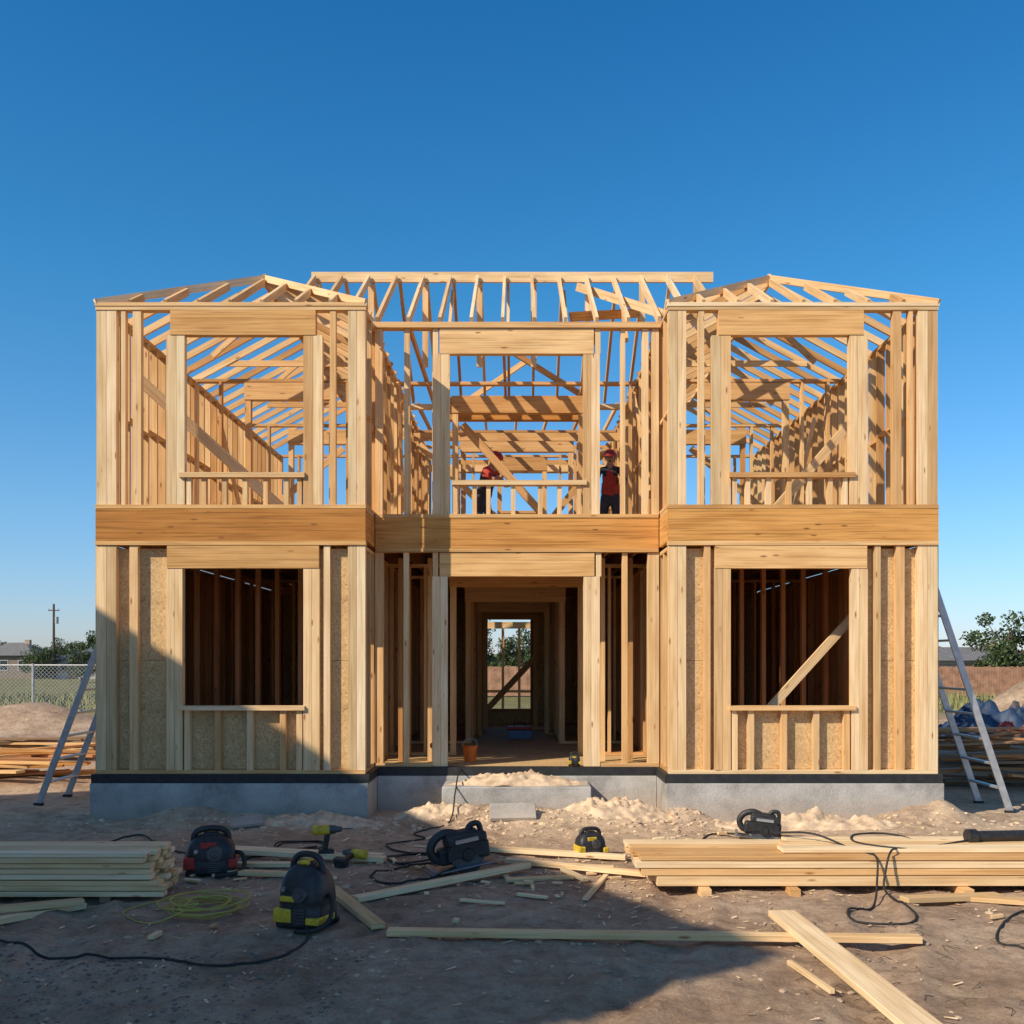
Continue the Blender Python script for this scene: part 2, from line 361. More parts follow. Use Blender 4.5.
# ------------------------------------------------------------------ the house frame
house = thing('house_frame', 'two-storey timber house frame on a concrete footing', 'house')
items = {}
def put(kind, fn, pri, mat): items.setdefault(kind, []).append((pri, fn, mat))
def st(kind, x0, x1, y0, y1, z0, z1, mat=PINE, pri=None):
    put(kind, lambda bm: abox(bm, x0, x1, y0, y1, z0, z1), (y0 if pri is None else pri), mat)
def bmx(kind, p0, p1, w, h, mat=PINE, pri=None, up=(0, 0, 1)):
    put(kind, lambda bm: beam(bm, p0, p1, w, h, up), ((p0[1]+p1[1])/2 if pri is None else pri), mat)
F0, F1, B1, G0, G1 = 0.56, 3.33, 3.82, 3.82, 6.27
def wall_y(xc, y0, y1, z0, z1, sp=0.4, th=0.11, mat=PINE, skip=(), block=None):
    st('wall_plate', xc-th/2, xc+th/2, y0, y1, z0, z0+0.04, mat)
    st('wall_plate', xc-th/2, xc+th/2, y0, y1, z1-0.045, z1, mat)
    y = y0; prev = None
    while y < y1-0.03:
        if not any(a < y < b for a, b in skip):
            st('stud', xc-th/2+0.002, xc+th/2-0.002, y, y+0.042, z0+0.04, z1-0.045, mat)
            if block and prev is not None:
                zb = block + R.choice([-0.03, 0.03]); st('blocking', xc-th/2+0.004, xc+th/2-0.004, prev+0.0425, y-0.0005, zb, zb+0.04, mat)
            prev = y
        else: prev = None
        y += sp*R.uniform(0.90, 1.10)
def wall_x(yc, x0, x1, z0, z1, sp=0.4, th=0.11, mat=PINE, op=None, w=0.042):
    if op and op[2] <= z0+0.01:
        st('wall_plate', x0, op[0], yc-th/2, yc+th/2, z0, z0+0.04, mat); st('wall_plate', op[1], x1, yc-th/2, yc+th/2, z0, z0+0.04, mat)
    else: st('wall_plate', x0, x1, yc-th/2, yc+th/2, z0, z0+0.04, mat)
    st('wall_plate', x0, x1, yc-th/2, yc+th/2, z1-0.045, z1, mat)
    x = x0
    while x < x1-0.03:
        if not (op and op[0]-0.15 < x < op[1]+0.11):
            st('stud', x, x+w, yc-th/2+0.002, yc+th/2-0.002, z0+0.04, z1-0.045, mat)
        x += sp*R.uniform(0.90, 1.10)
    if op:
        for q in (op[0]-0.09, op[1]+0.003): st('stud', q, q+0.087, yc-th/2+0.003, yc+th/2-0.003, z0+0.04, op[3], mat)
        st('header', op[0]-0.1, op[1]+0.1, yc-th/2-0.012, yc+th/2+0.012, op[3], min(op[3]+0.26, z1-0.046), mat)
        if op[2] > z0+0.1:
            st('window_sill', op[0], op[1], yc-th/2-0.01, yc+th/2+0.01, op[2]-0.05, op[2], mat)

for s in (-1, 1):
    def X(a, b): return (min(s*a, s*b), max(s*a, s*b))
    def S(kind, a, b, y0, y1, z0, z1, mat=PINE, pri=None):
        x0, x1 = X(a, b); st(kind, x0, x1, y0, y1, z0, z1, mat, pri)
    S('wall_plate', 1.84, 5.10, -0.004, 0.10, F0, F0+0.045)
    for a, b in ((4.86, 4.978), (4.982, 5.10), (1.84, 1.945), (1.949, 2.05)):
        S('stud', a, b, 0, 0.095, F0+0.045, F1, PINE2)
    for a, b in ((4.60, 4.70), (2.27, 2.345)):
        S('stud', a, b, 0.003, 0.09, F0+0.045, F1)
    if s > 0: S('stud', 4.34, 4.41, 0.003, 0.09, F0+0.045, F1)
    for a, b in ((4.055, 4.15), (4.153, 4.25), (2.395, 2.49), (2.493, 2.59)):
        S('stud', a, b, -0.006, 0.09, F0+0.045, 3.05)
    S('header', 2.40, 4.24, -0.014, 0.09, 3.052, 3.325, HEAD)
    S('window_sill', 2.57, 4.10, -0.04, 0.10, 1.33, 1.385)
    for c in (4.00, 3.63, 3.24, 2.84, 2.64):
        S('cripple_stud', c-0.035, c+0.035, 0.0, 0.085, F0+0.045, 1.33)
    for (a, b, z0, z1) in ((4.20, 5.06, F0+0.05, 1.93), (4.20, 5.06, 1.935, 3.30), (1.86, 2.45, F0+0.05, 1.93), (1.86, 2.45, 1.935, 3.30), (2.455, 3.30, F0+0.05, 1.325), (3.304, 4.195, F0+0.05, 1.325)):
        S('sheathing_panel', a, b, 0.10, 0.112, z0, z1, OSB)
    S('floor_beam', 1.835, 5.105, -0.012, 0.05, 3.385, 3.775, LVL)
    S('wall_plate', 1.832, 5.108, -0.018, 0.10, 3.333, 3.383, HEAD)
    S('wall_plate', 1.832, 5.108, -0.016, 0.10, 3.777, 3.822, HEAD)
    x0, x1 = X(5.05, 5.102); st('floor_beam', x0, x1, 0.055, 9.0, 3.39, 3.77, LVL, 0.3)
    x0, x1 = X(1.838, 1.88); st('floor_beam', x0, x1, 0.055, 0.77, 3.39, 3.77, LVL)
    for a, b in ((4.86, 4.978), (4.982, 5.10), (1.84, 1.945), (1.949, 2.05)):
        S('stud', a, b, 0, 0.095, G0+0.005, G1-0.09, PINE2)
    for a, b in ((4.56, 4.66), (4.75, 4.80), (2.20, 2.27)):
        S('stud', a, b, 0.003, 0.09, G0+0.005, G1-0.09)
    for a, b in ((4.03, 4.125), (4.128, 4.25), (2.36, 2.47), (2.473, 2.59)):
        S('stud', a, b, -0.006, 0.09, G0+0.005, 5.875, PINE2 if R.random() < .5 else PINE)
    S('header', 2.44, 4.20, -0.014, 0.09, 5.878, 6.178, HEAD)
    S('window_sill', 2.57, 4.09, -0.04, 0.10, 4.15, 4.21)
    for c in (3.98, 3.80, 3.55, 3.30, 3.05, 2.80, 2.64):
        S('cripple_stud', c-0.028, c+0.028, 0.0, 0.085, G0+0.005, 4.15)
    S('wall_plate', 1.83, 5.108, -0.01, 0.11, 6.182, 6.225)
    S('wall_plate', 1.82, 5.115, -0.018, 0.11, 6.228, 6.272)
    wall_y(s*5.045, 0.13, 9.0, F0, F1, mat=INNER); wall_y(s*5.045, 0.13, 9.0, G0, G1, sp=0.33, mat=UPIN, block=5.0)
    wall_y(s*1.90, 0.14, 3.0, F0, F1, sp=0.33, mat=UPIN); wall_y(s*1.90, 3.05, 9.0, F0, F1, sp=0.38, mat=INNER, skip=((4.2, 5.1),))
    wall_y(s*1.90, 0.14, 9.0, G0, G1, sp=0.37, mat=UPIN, skip=((4.2, 5.1),), block=4.95)
    x0, x1 = X(5.105, 5.118); st('sheathing_panel', x0, x1, 0.02, 4.5, F0, 3.385, OSB, 0.5); st('sheathing_panel', x0, x1, 4.505, 9.0, F0, 3.385, OSB, 0.5)
    x0, x1 = X(1.97, 4.97)
    oc = (s*2.9, s*4.1) if s > 0 else (-4.1, -2.9)
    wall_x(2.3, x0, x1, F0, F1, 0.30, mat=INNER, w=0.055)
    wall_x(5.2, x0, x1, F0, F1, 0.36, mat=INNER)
    wall_x(3.3, x0, x1, G0, G1, 0.40, mat=UPIN, op=(oc[0], oc[1], 3.9, 5.95))
    wall_x(6.2, x0, x1, G0, G1, 0.38, mat=UPIN, op=(oc[0], oc[1], 4.6, 5.9))
    bmx('brace', (s*4.9, 5.1, 4.0), (s*3.0, 5.1, 5.6), 0.04, 0.11, UPIN)
# rear wall
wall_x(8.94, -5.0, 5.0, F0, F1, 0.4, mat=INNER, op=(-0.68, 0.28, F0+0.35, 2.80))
wall_x(8.94, -5.0, 5.0, G0, G1, 0.40, mat=UPIN, op=(-1.2, 1.2, 4.7, 5.9))
st('sheathing_panel', -5.05, -0.80, 9.005, 9.017, F0, 3.32, OSB); st('sheathing_panel', 0.42, 5.05, 9.005, 9.017, F0, 3.32, OSB)
st('sheathing_panel', -0.79, 0.41, 9.005, 9.017, F0, 0.88, OSB); st('sheathing_panel', -0.79, 0.41, 9.005, 9.017, 2.83, 3.32, OSB)
st('floor_beam', -5.10, 5.10, 9.002, 9.04, 3.325, 3.80, LVL)
# timber porch frame standing behind the rear opening
for x in (-0.35, 0.02, 1.2, -1.6): st('stud', x, x+0.06, 10.4, 10.48, 0.02, 2.65, PINE)
st('header', -1.9, 1.6, 10.39, 10.49, 2.652, 2.80, PINE); st('wall_plate', -1.9, 1.6, 10.41, 10.47, 1.20, 1.26, PINE)
# centre bay, first storey
YC = 0.8
for a, b in ((-1.835, -1.73), (1.69, 1.835)):
    st('stud', a, b, YC, YC+0.1, F0+0.045, F1)
for a, b in ((-1.47, -1.40), (1.36, 1.43)): st('stud', a, b, YC+0.01, YC+0.09, F0+0.045, F1)
for a, b in ((-1.095, -0.995), (-0.992, -0.90), (0.86, 0.955), (0.958, 1.07)): st('stud', a, b, YC-0.01, YC+0.09, F0+0.005, 3.02, PINE2)
st('header', -1.00, 1.00, YC-0.016, YC+0.09, 3.022, 3.325, HEAD)
for a, b in ((-1.09, -1.02), (1.02, 1.09)): st('cripple_stud', a, b, YC, YC+0.08, 3.022, F1)
for a, b in ((-1.835, -1.10), (1.08, 1.835)): st('wall_plate', a, b, YC-0.01, YC+0.1, F0, F0+0.045)
st('floor_beam', -1.828, 1.828, YC-0.02, YC+0.05, 3.385, 3.775, LVL)
st('wall_plate', -1.826, 1.826, YC-0.03, YC+0.1, 3.333, 3.383, HEAD); st('wall_plate', -1.826, 1.826, YC-0.03, YC+0.1, 3.777, 3.822, HEAD)
wall_x(2.4, -1.84, 1.84, F0, F1, 0.24, mat=UPIN, op=(-0.88, 0.88, F0, 3.0))
wall_x(4.4, -1.84, 1.84, F0, F1, 0.26, mat=UPIN, op=(-0.76, 0.70, F0, 2.90))
for x in (-1.62, -1.22, 1.14, 1.52): st('stud', x, x+0.06, 1.5, 1.58, F0, F1, UPIN)
for x in (-0.80, 0.74): wall_y(x, 4.5, 8.8, F0, F1, sp=0.36, mat=UPIN)
wall_x(6.2, -0.74, 0.68, F0, F1, 0.5, mat=UPIN, op=(-0.64, 0.50, F0, 2.82))
wall_x(7.6, -0.74, 0.68, F0, F1, 0.5, mat=UPIN, op=(-0.58, 0.32, F0, 2.74))
bmx('brace', (-0.6, 7.9, 0.95), (0.7, 8.0, 2.35), 0.04, 0.12, UPIN)
# centre bay, second storey
for a, b in ((-1.835, -1.74), (1.74, 1.835), (1.62, 1.70)): st('stud', a, b, YC, YC+0.1, G0+0.005, 6.225)
for a, b in ((-1.46, -1.39), (1.34, 1.40)): st('stud', a, b, YC+0.01, YC+0.09, G0+0.005, 6.225)
for a, b in ((-1.09, -0.985), (-0.982, -0.87), (0.855, 0.955), (0.958, 1.07)): st('stud', a, b, YC-0.01, YC+0.09, G0+0.005, 5.895)
st('header', -1.00, 0.99, YC-0.016, YC+0.09, 5.897, 6.222, HEAD)
for a, b in ((-1.09, -1.02), (1.01, 1.08)): st('cripple_stud', a, b, YC, YC+0.08, 5.9, 6.225)
st('window_sill', -0.84, 0.90, YC-0.04, YC+0.1, 4.20, 4.26)
for c in (-0.80, -0.55, -0.37, -0.05, 0.30, 0.55, 0.80): st('cripple_stud', c-0.028, c+0.028, YC, YC+0.085, G0+0.005, 4.2)
st('wall_plate', -1.86, 1.86, YC-0.04, YC+0.11, 6.228, 6.30)
wall_x(3.2, -1.82, 1.82, G0, 6.2, 0.60, mat=UPIN, op=(-0.90, 0.94, G0, 5.72))
st('header', -1.1, 1.1, 3.9, 4.05, 5.80, 6.16, LVL)
for x in (-1.55, -1.2, 1.08): st('stud', x, x+0.04, 2.0, 2.09, G0, 6.2, UPIN)
wall_x(6.4, -1.82, 1.82, G0, 6.2, 0.33, mat=UPIN, op=(-0.95, 0.95, G0, 5.8))
wall_x(7.7, -1.82, 1.82, G0, 6.2, 0.30, mat=UPIN, op=(-0.3, 0.5, 4.9, 5.7))
bmx('brace', (-4.85, 0.6, 5.55), (-3.2, 1.4, 4.0), 0.04, 0.14)
bmx('brace', (3.0, 0.55, 1.10), (4.55, 0.75, 2.75), 0.04, 0.11, PINE2)
bmx('brace', (3.55, 1.7, 4.0), (4.8, 1.9, 5.4), 0.04, 0.12)
bmx('brace', (-0.85, 3.4, 5.6), (0.6, 3.5, 4.0), 0.04, 0.12, UPIN)
bmx('brace', (-1.7, 2.1, 5.9), (-1.72, 3.1, 4.2), 0.04, 0.10)
bmx('brace', (-1.80, 6.2, 5.9), (0.2, 6.2, 4.0), 0.04, 0.12, UPIN)
bmx('brace', (1.7, 6.2, 5.9), (0.3, 6.2, 4.1), 0.04, 0.12, UPIN)
bmx('brace', (1.75, 1.0, 4.1), (1.76, 2.9, 5.9), 0.04, 0.10)
bmx('brace', (-1.76, 0.95, 5.9), (-1.75, 1.9, 4.3), 0.04, 0.10)
bmx('brace', (-4.9, 4.3, 5.9), (-4.9, 6.0, 4.1), 0.04, 0.12)
bmx('brace', (4.9, 4.3, 5.9), (4.9, 6.0, 4.1), 0.04, 0.12)
bmx('brace', (-1.3, 5.4, 6.2), (0.2, 5.0, 7.1), 0.04, 0.09, UPIN); bmx('brace', (1.2, 4.4, 6.25), (-0.2, 4.0, 7.0), 0.04, 0.09, UPIN)
for y in (5.6, 8.2): st('ceiling_joist', -1.84, 1.84, y, y+0.045, 5.95-0.02*y, 6.09-0.02*y, UPIN)
x = -4.9
while x < 4.95:
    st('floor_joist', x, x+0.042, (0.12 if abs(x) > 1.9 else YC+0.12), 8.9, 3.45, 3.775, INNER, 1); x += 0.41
for x0, x1, y0 in ((-5.045, -1.85, 0.12), (-1.846, 1.846, YC+0.12), (1.85, 5.045, 0.12)):
    bm = nb(); abox(bm, x0, x1, y0, 9.0, 3.78, 3.816); fin('floor_deck', bm, OSB, house)
    bm = nb(); abox(bm, x0, x1, y0-0.02 if y0 < 0.5 else y0-0.1, 9.0, 0.50, 0.556); fin('floor_deck', bm, OSB, house)
# wing hip roofs
for s in (-1, 1):
    cx = 3.47*s; hw = 1.63; rz = 7.15; ya = hw; pl = 6.265
    def zz(d): return pl + (rz-pl)*d/hw
    yr = 8.6
    bmx('ridge_board', (cx, ya-0.03, rz+0.02), (cx, yr, rz+0.02), 0.04, 0.15, pri=0)
    for e in (-1, 1):
        bmx('hip_rafter', (cx+e*(hw+0.01), -0.01, pl+0.0), (cx+e*0.02, ya-0.02, rz+0.03), 0.045, 0.09, PINE2)
        y = ya+0.02
        while y < yr:
            jz = R.uniform(-.02, .02)
            bmx('rafter', (cx+e*(hw+0.0), y, zz(0.0)), (cx+e*0.03, y+jz, zz(hw-0.03)), 0.038, 0.09, UPIN if y > 2.5 else PINE); y += 0.45*R.uniform(.92, 1.08)
        for d in (0.42, 0.84, 1.25):
            bmx('rafter', (cx+e*(hw+0.0), d, zz(0.0)), (cx+e*(hw-d+0.03), d, zz(d-0.03)), 0.042, 0.09)
            bmx('rafter', (cx+e*(hw-d), -0.01, zz(-0.01)), (cx+e*(hw-d), d-0.04, zz(d-0.04)), 0.042, 0.09)
    bmx('rafter', (cx, -0.01, zz(-0.01)), (cx, ya-0.05, zz(ya-0.05)), 0.042, 0.09)
    for y in (3.4, 5.9): bmx('collar_tie', (cx-1.05, y+0.045, zz(0.55)), (cx+1.05, y+0.045, zz(0.55)), 0.04, 0.09, UPIN)
    for y in (2.2, 4.6): bmx('roof_strut', (cx-0.9, y, 6.3), (cx, y, rz-0.06), 0.04, 0.08, UPIN); bmx('roof_strut', (cx+0.9, y+.3, 6.3), (cx+.05, y+.3, rz-0.06), 0.04, 0.08, UPIN)
# centre roof
RZ = 7.63; YR = 2.8; PZ = 6.33
bmx('ridge_board', (-3.07, YR, RZ+0.03), (2.93, YR, RZ+0.03), 0.04, 0.15, PINE2, pri=0)
sl = (RZ-PZ)/(YR-YC)
x = -3.02; i = 0
while x < 2.95:
    ax = abs(x); ys_ = YC-0.04 if ax < 1.84 else YC+(ax-1.84)*0.9
    bmx('rafter', (x, ys_, PZ+(ys_-YC)*sl), (x, YR-0.02, RZ), 0.042, 0.11, PINE2 if i % 3 else PINE)
    yb = 4.8 if ax < 1.84 else 4.8-(ax-1.84)*0.9
    bmx('rafter', (x+0.05, YR+0.02, RZ), (x+0.05, yb, RZ-(yb-YR)*sl), 0.042, 0.10, UPIN)
    if i % 2 == 0: bmx('roof_strut', (x+0.03, YR, 6.32 if ax < 1.84 else 7.0), (x+0.03, YR, RZ-0.08), 0.04, 0.085)
    if i % 2 == 1 and ax < 1.8: bmx('roof_strut', (x+0.06, YC+0.7, 6.30), (x+0.06, YR-0.4, RZ-0.34), 0.04, 0.07, UPIN)
    if i % 3 == 1 and ax < 1.8: bmx('ceiling_joist', (x, YC+0.1, 6.27), (x, 4.8, 6.27), 0.04, 0.10, UPIN)
    x += 0.405; i += 1
bmx('roof_strut', (0.72, 1.3, 6.55), (1.75, 2.3, 6.95), 0.045, 0.12, LVL)
bmx('roof_strut', (0.9, 2.75, 7.5), (2.0, 1.1, 6.5), 0.04, 0.12, PINE2)
for x in [-1.7+0.57*i for i in range(7)]:
    bmx('rafter', (x, 5.0, 6.32), (x+R.uniform(-.1, .1), 8.9, 6.7), 0.042, 0.09, UPIN)
st('wall_plate', -1.82, 1.82, 4.78, 4.88, 6.2, 6.28)
plain_kinds = {'stud': 'stud_row', 'rafter': 'rafter_row', 'wall_plate': 'plate_row', 'floor_joist': 'joist_row'}
for kind, L_ in items.items():
    L_.sort(key=lambda t: t[0])
    for i, (p, fn, mat) in enumerate(L_):
        if i < 98:
            bm = nb(); fn(bm); fin(kind, bm, mat, house)
    rest = L_[98:]
    if rest:
        bm = nb(); mats = []
        for p, fn, mat in rest:
            if mat not in mats: mats.append(mat)
            n0 = len(bm.faces); fn(bm); bm.faces.ensure_lookup_table()
            for f in bm.faces[n0:]: f.material_index = mats.index(mat)
        fin(plain_kinds.get(kind, kind+'_row'), bm, mats, house, kind='stuff')
# footing
bm = nb()
for x0, x1, y0 in ((-5.16, -1.80, -0.05), (-1.797, 1.797, 0.74), (1.80, 5.16, -0.05)):
    abox(bm, x0, x1, y0, 9.05, -0.3, 0.448, 0.006)
fin('foundation', bm, CONC, house)
bm = nb()
for x0, x1, y0 in ((-5.15, -1.79, -0.035), (-1.787, 1.787, 0.755), (1.79, 5.15, -0.035)):
    abox(bm, x0, x1, y0, y0+0.14, 0.45, 0.557)
for s in (-1, 1):
    abox(bm, min(s*5.15, s*5.03), max(s*5.15, s*5.03), 0.11, 9.0, 0.45, 0.553); abox(bm, min(s*1.79, s*1.9), max(s*1.79, s*1.9), 0.108, 0.752, 0.45, 0.556)
fin('sill_membrane', bm, MEMB, house)
bm = nb(); abox(bm, -0.92, 0.91, 0.10, 0.735, -0.2, 0.385, 0.014); fin('entrance_step', bm, CONC, house)
def heap(name, cx, cy, hx, hy, z0, h, label, sd):
    bm = bmesh.new(); n = 56; G = []
    for i in range(n):
        row = []
        for j in range(n):
            u = -1+2*i/(n-1); v = -1+2*j/(n-1); q = min(1, math.hypot(u, v)*(1+0.35*noise.noise(V((u*2, v*2, sd)))))
            x = cx+u*hx; y = cy+v*hy
            z = z0(x, y) - 0.02 + (h+0.02)*max(0, 1-q**1.7)*(1+0.6*noise.noise(V((x*5, y*5, sd)))+0.45*noise.noise(V((x*14, y*14, sd)))+0.25*noise.noise(V((x*40, y*40, sd))))
            row.append(bm.verts.new((x, y, z)))
        G.append(row)
    for i in range(n-1):
        for j in range(n-1): bm.faces.new((G[i][j], G[i+1][j], G[i+1][j+1], G[i][j+1]))
    fin(name, bm, SOIL, label=label, cat='sand', smooth=True)
heap('sand_heap', 0, 0.44, 0.88, 0.29, lambda x, y: 0.395, 0.12, 'low heap of pale sand on the concrete step', 2)
heap('sand_heap', -1.0, 0.0, 0.55, 0.35, gh, 0.10, 'low heap of pale sand beside the step', 3)
heap('sand_heap', 1.25, -0.05, 0.7, 0.42, gh, 0.14, 'low heap of pale sand beside the step', 5)
heap('sand_heap', 3.4, -0.42, 1.1, 0.30, gh, 0.12, 'long low heap of pale soil against the footing', 6)
heap('sand_heap', -2.3, -0.40, 0.8, 0.26, gh, 0.09, 'long low heap of pale soil against the footing', 8)
bm = nb(); beam(bm, (-0.32, -0.42, gh(-.3, -.42)+0.06), (0.22, -0.40, gh(.2, -.4)+0.06), 0.30, 0.05, (0, -0.5, 1), 0.006)
fin('paving_slab', bm, CONC, label='small pale concrete slab lying in front of the step', cat='slab')
bm = nb(); beam(bm, (-3.3, -0.60, gh(-3.3, -.6)+0.05), (-2.95, -0.50, gh(-2.95, -.5)+0.05), 0.22, 0.04, (0.1, -0.3, 1), 0.006)
fin('paving_slab', bm, CONC, label='broken concrete slab lying by the footing', cat='slab')

# ------------------------------------------------------------------ lumber
def board(p0, p1, w, h, mat=PINE2, label='pale pine board lying on the dirt', group='loose boards on the ground', name='lumber_board', up=(0, 0, 1), bev=0.003):
    bm = nb(); beam(bm, p0, p1, w, h, up, bev)
    return fin(name, bm, mat, label=label, cat='board', group=group)
def gb(x0, y0, x1, y1, w=0.09, h=0.04, l0=0, l1=0, **k):
    return board((x0, y0, gh(x0, y0)+h/2+0.012+l0), (x1, y1, gh(x1, y1)+h/2+0.012+l1), w, h, **k)
g1 = 'boards in the neat lumber stack'
for l in range(8):
    for r in range(5):
        e = R.uniform(-0.05, 0.05) + (0.06 if l < 3 else 0) - 0.004*l
        y = -4.03 + r*0.105 + R.uniform(-0.006, 0.006); z = 0.065 + l*0.0445
        board((-5.9, y, z), (-2.93+e, y+R.uniform(-.008, .008), z+R.uniform(-.003, .003)), 0.098, 0.039, PINE2 if R.random() < .7 else PINE,
              'pine board in a neat stack of lumber', g1)
for x in (-5.2, -3.3): board((x, -4.08, 0.02), (x, -3.53, 0.02), 0.09, 0.05, OLDW, 'short timber bearer under the lumber stack', 'bearers under lumber')
g2 = 'boards in the wide lumber stack'
z = 0.062
for l, (h, n_, w, x0) in enumerate(((0.085, 4, 0.19, 1.16), (0.060, 4, 0.19, 1.08), (0.060, 4, 0.19, 1.00), (0.040, 4, 0.19, 0.96), (0.038, 3, 0.19, 2.3))):
    for r in range(n_):
        e = R.uniform(-0.07, 0.08); y = -3.70 + r*0.2 + (0.12 if l == 4 else 0)
        board((x0+e, y, z+h/2), (5.7+R.uniform(-.3, .3), y+R.uniform(-.012, .012), z+h/2+R.uniform(0, .003)), w, h-0.005, PINE2 if R.random() < .5 else PINE,
              'wide pine board in a low stack of lumber', g2)
    z += h+0.002
for x in (1.55, 2.28, 3.7): board((x, -3.90, 0.02), (x, -2.95, 0.02), 0.09, 0.08, PINE, 'short timber bearer under the lumber stack', 'bearers under lumber')
gb(1.93, -4.78, 2.06, -7.1, 0.20, 0.045, l0=0.085, l1=0.03, label='long wide plank laid across the ground, raised at one end')
gb(-0.90, -5.12, 2.72, -5.33, 0.09, 0.045, label='long narrow board lying on the dirt')
gb(-1.53, -3.85, -0.98, -5.0, 0.10, 0.045)
gb(-1.27, -4.22, 0.10, -2.95, 0.09, 0.045, l1=0.04)
gb(-0.30, -2.05, 1.05, -2.5, 0.10, 0.045)
gb(-0.1, -2.6, 1.15, -3.25, 0.09, 0.04)
gb(-2.95, -2.0, -1.30, -2.42, 0.10, 0.045); gb(-2.85, -2.25, -1.25, -2.62, 0.10, 0.045, l0=.03, l1=.0)
gb(-2.7, -3.05, -1.9, -3.25, 0.09, 0.04); gb(-2.9, -2.75, -2.0, -2.85, 0.09, 0.04)
gb(-3.9, -5.05, -3.42, -4.2, 0.09, 0.045); gb(-4.1, -4.85, -3.35, -4.35, 0.09, 0.045, l0=.05, l1=.05)
gb(3.05, -4.2, 3.9, -4.0, 0.12, 0.04); gb(3.55, -4.05, 4.2, -4.35, 0.1, 0.04)
gb(1.72, -5.75, 1.80, -6.35, 0.035, 0.03)
gb(0.42, -2.95, 0.60, -3.35, 0.06, 0.03); gb(0.55, -4.0, 0.80, -3.1, 0.05, 0.02); gb(0.0, -3.9, 0.25, -3.95, .05, .02)
gb(0.35, -2.75, 0.9, -2.85, .08, .03); gb(-0.1, -3.35, 0.5, -3.2, .07, .03); gb(-0.45, -4.15, -0.1, -4.25, .04, .02)
for _ in range(75):
    x = R.choice([R.gauss(-0.1, 1.3), R.uniform(-4, 4.5)]); y = R.choice([R.gauss(-3.1, 0.7), R.uniform(-5, -1)])
    if (-3.0 > x and -4.2 < y < -3.3) or (x > 0.85 and -3.9 < y < -2.7): continue
    a = R.uniform(-0.6, 0.6)+R.choice([0, 0, 1.5]); l = R.uniform(0.03, 0.17)
    gb(x, y, x+l*math.cos(a), y+l*math.sin(a), R.uniform(0.015, 0.05), R.uniform(0.01, 0.03), name='wood_scrap', group='offcuts scattered on the ground', label='small pale pine offcut on the dirt')
def pile(cx, cy, n, L, spread, h, ang, mats, label, group, sa=0.12):
    for i in range(n):
        a = ang + R.gauss(0, sa); x = cx + R.uniform(-spread, spread)*0.6; y = cy + R.uniform(-spread, spread)*0.5
        z = 0.05 + h*(i/n) + gh(cx, cy); l = L*R.uniform(0.55, 1.1)/2; t = R.gauss(0, 0.05)
        board((x-l*math.cos(a), y-l*math.sin(a), z-t), (x+l*math.cos(a), y+l*math.sin(a), z+t), R.choice([0.09, 0.14, 0.19]), 0.04, R.choice(mats), label, group)
pile(-8.7, 3.6, 24, 3.2, 1.2, 0.45, 0.12, [PINE, HEAD, INNER, LVL], 'pine board in an untidy heap on dirt', 'boards in an untidy heap', 0.28)
pile(-9.6, 7.5, 14, 4.0, 1.2, 0.4, -0.1, [PINE, INNER, OLDW], 'pine board in an untidy heap on dirt', 'boards in an untidy heap', 0.3)
pile(8.0, 3.2, 20, 3.2, 1.2, 0.5, -0.1, [OLDW, OLDW, INNER], 'weathered board in an untidy heap on dirt', 'weathered boards in a heap', 0.2)
pile(8.8, 7.2, 16, 3.6, 1.2, 0.6, 0.15, [OLDW, INNER], 'weathered board in an untidy heap on dirt', 'weathered boards in a heap', 0.3)

# ------------------------------------------------------------------ ladders
def ladder(base, topx, topz, wy, n, label):
    x, y = base; t = thing('ladder', label, 'ladder', (x, y, gh(x, y)))
    dx = topx-x
    for yy in (0, wy):
        bm = nb(); beam(bm, (0, yy, 0.02), (dx, yy, topz), 0.028, 0.085, (1, 0, 0.3), 0.003); fin('ladder_rail', bm, ALU, t)
        bm = nb(); obox(bm, (0, yy, 0.015), (0.06, 0, 0), (0, 0.03, 0), (0, 0, 0.02), 0.004); fin('ladder_foot', bm, RUBBER, t)
    for i in range(1, n+1):
        f = i/(n+0.7); bm = nb(); beam(bm, (dx*f, 0.01, topz*f), (dx*f, wy-0.01, topz*f), 0.07, 0.028, (0, 0, 1), 0.003); fin('rung', bm, ALU, t)
ladder((6.25, 0.55), 5.13, 3.35, 0.85, 10, 'aluminium ladder leaning on the side of the house frame')
ladder((-6.38, 1.2), -5.14, 3.3, 0.85, 10, 'aluminium ladder leaning on the shaded side of the house frame')

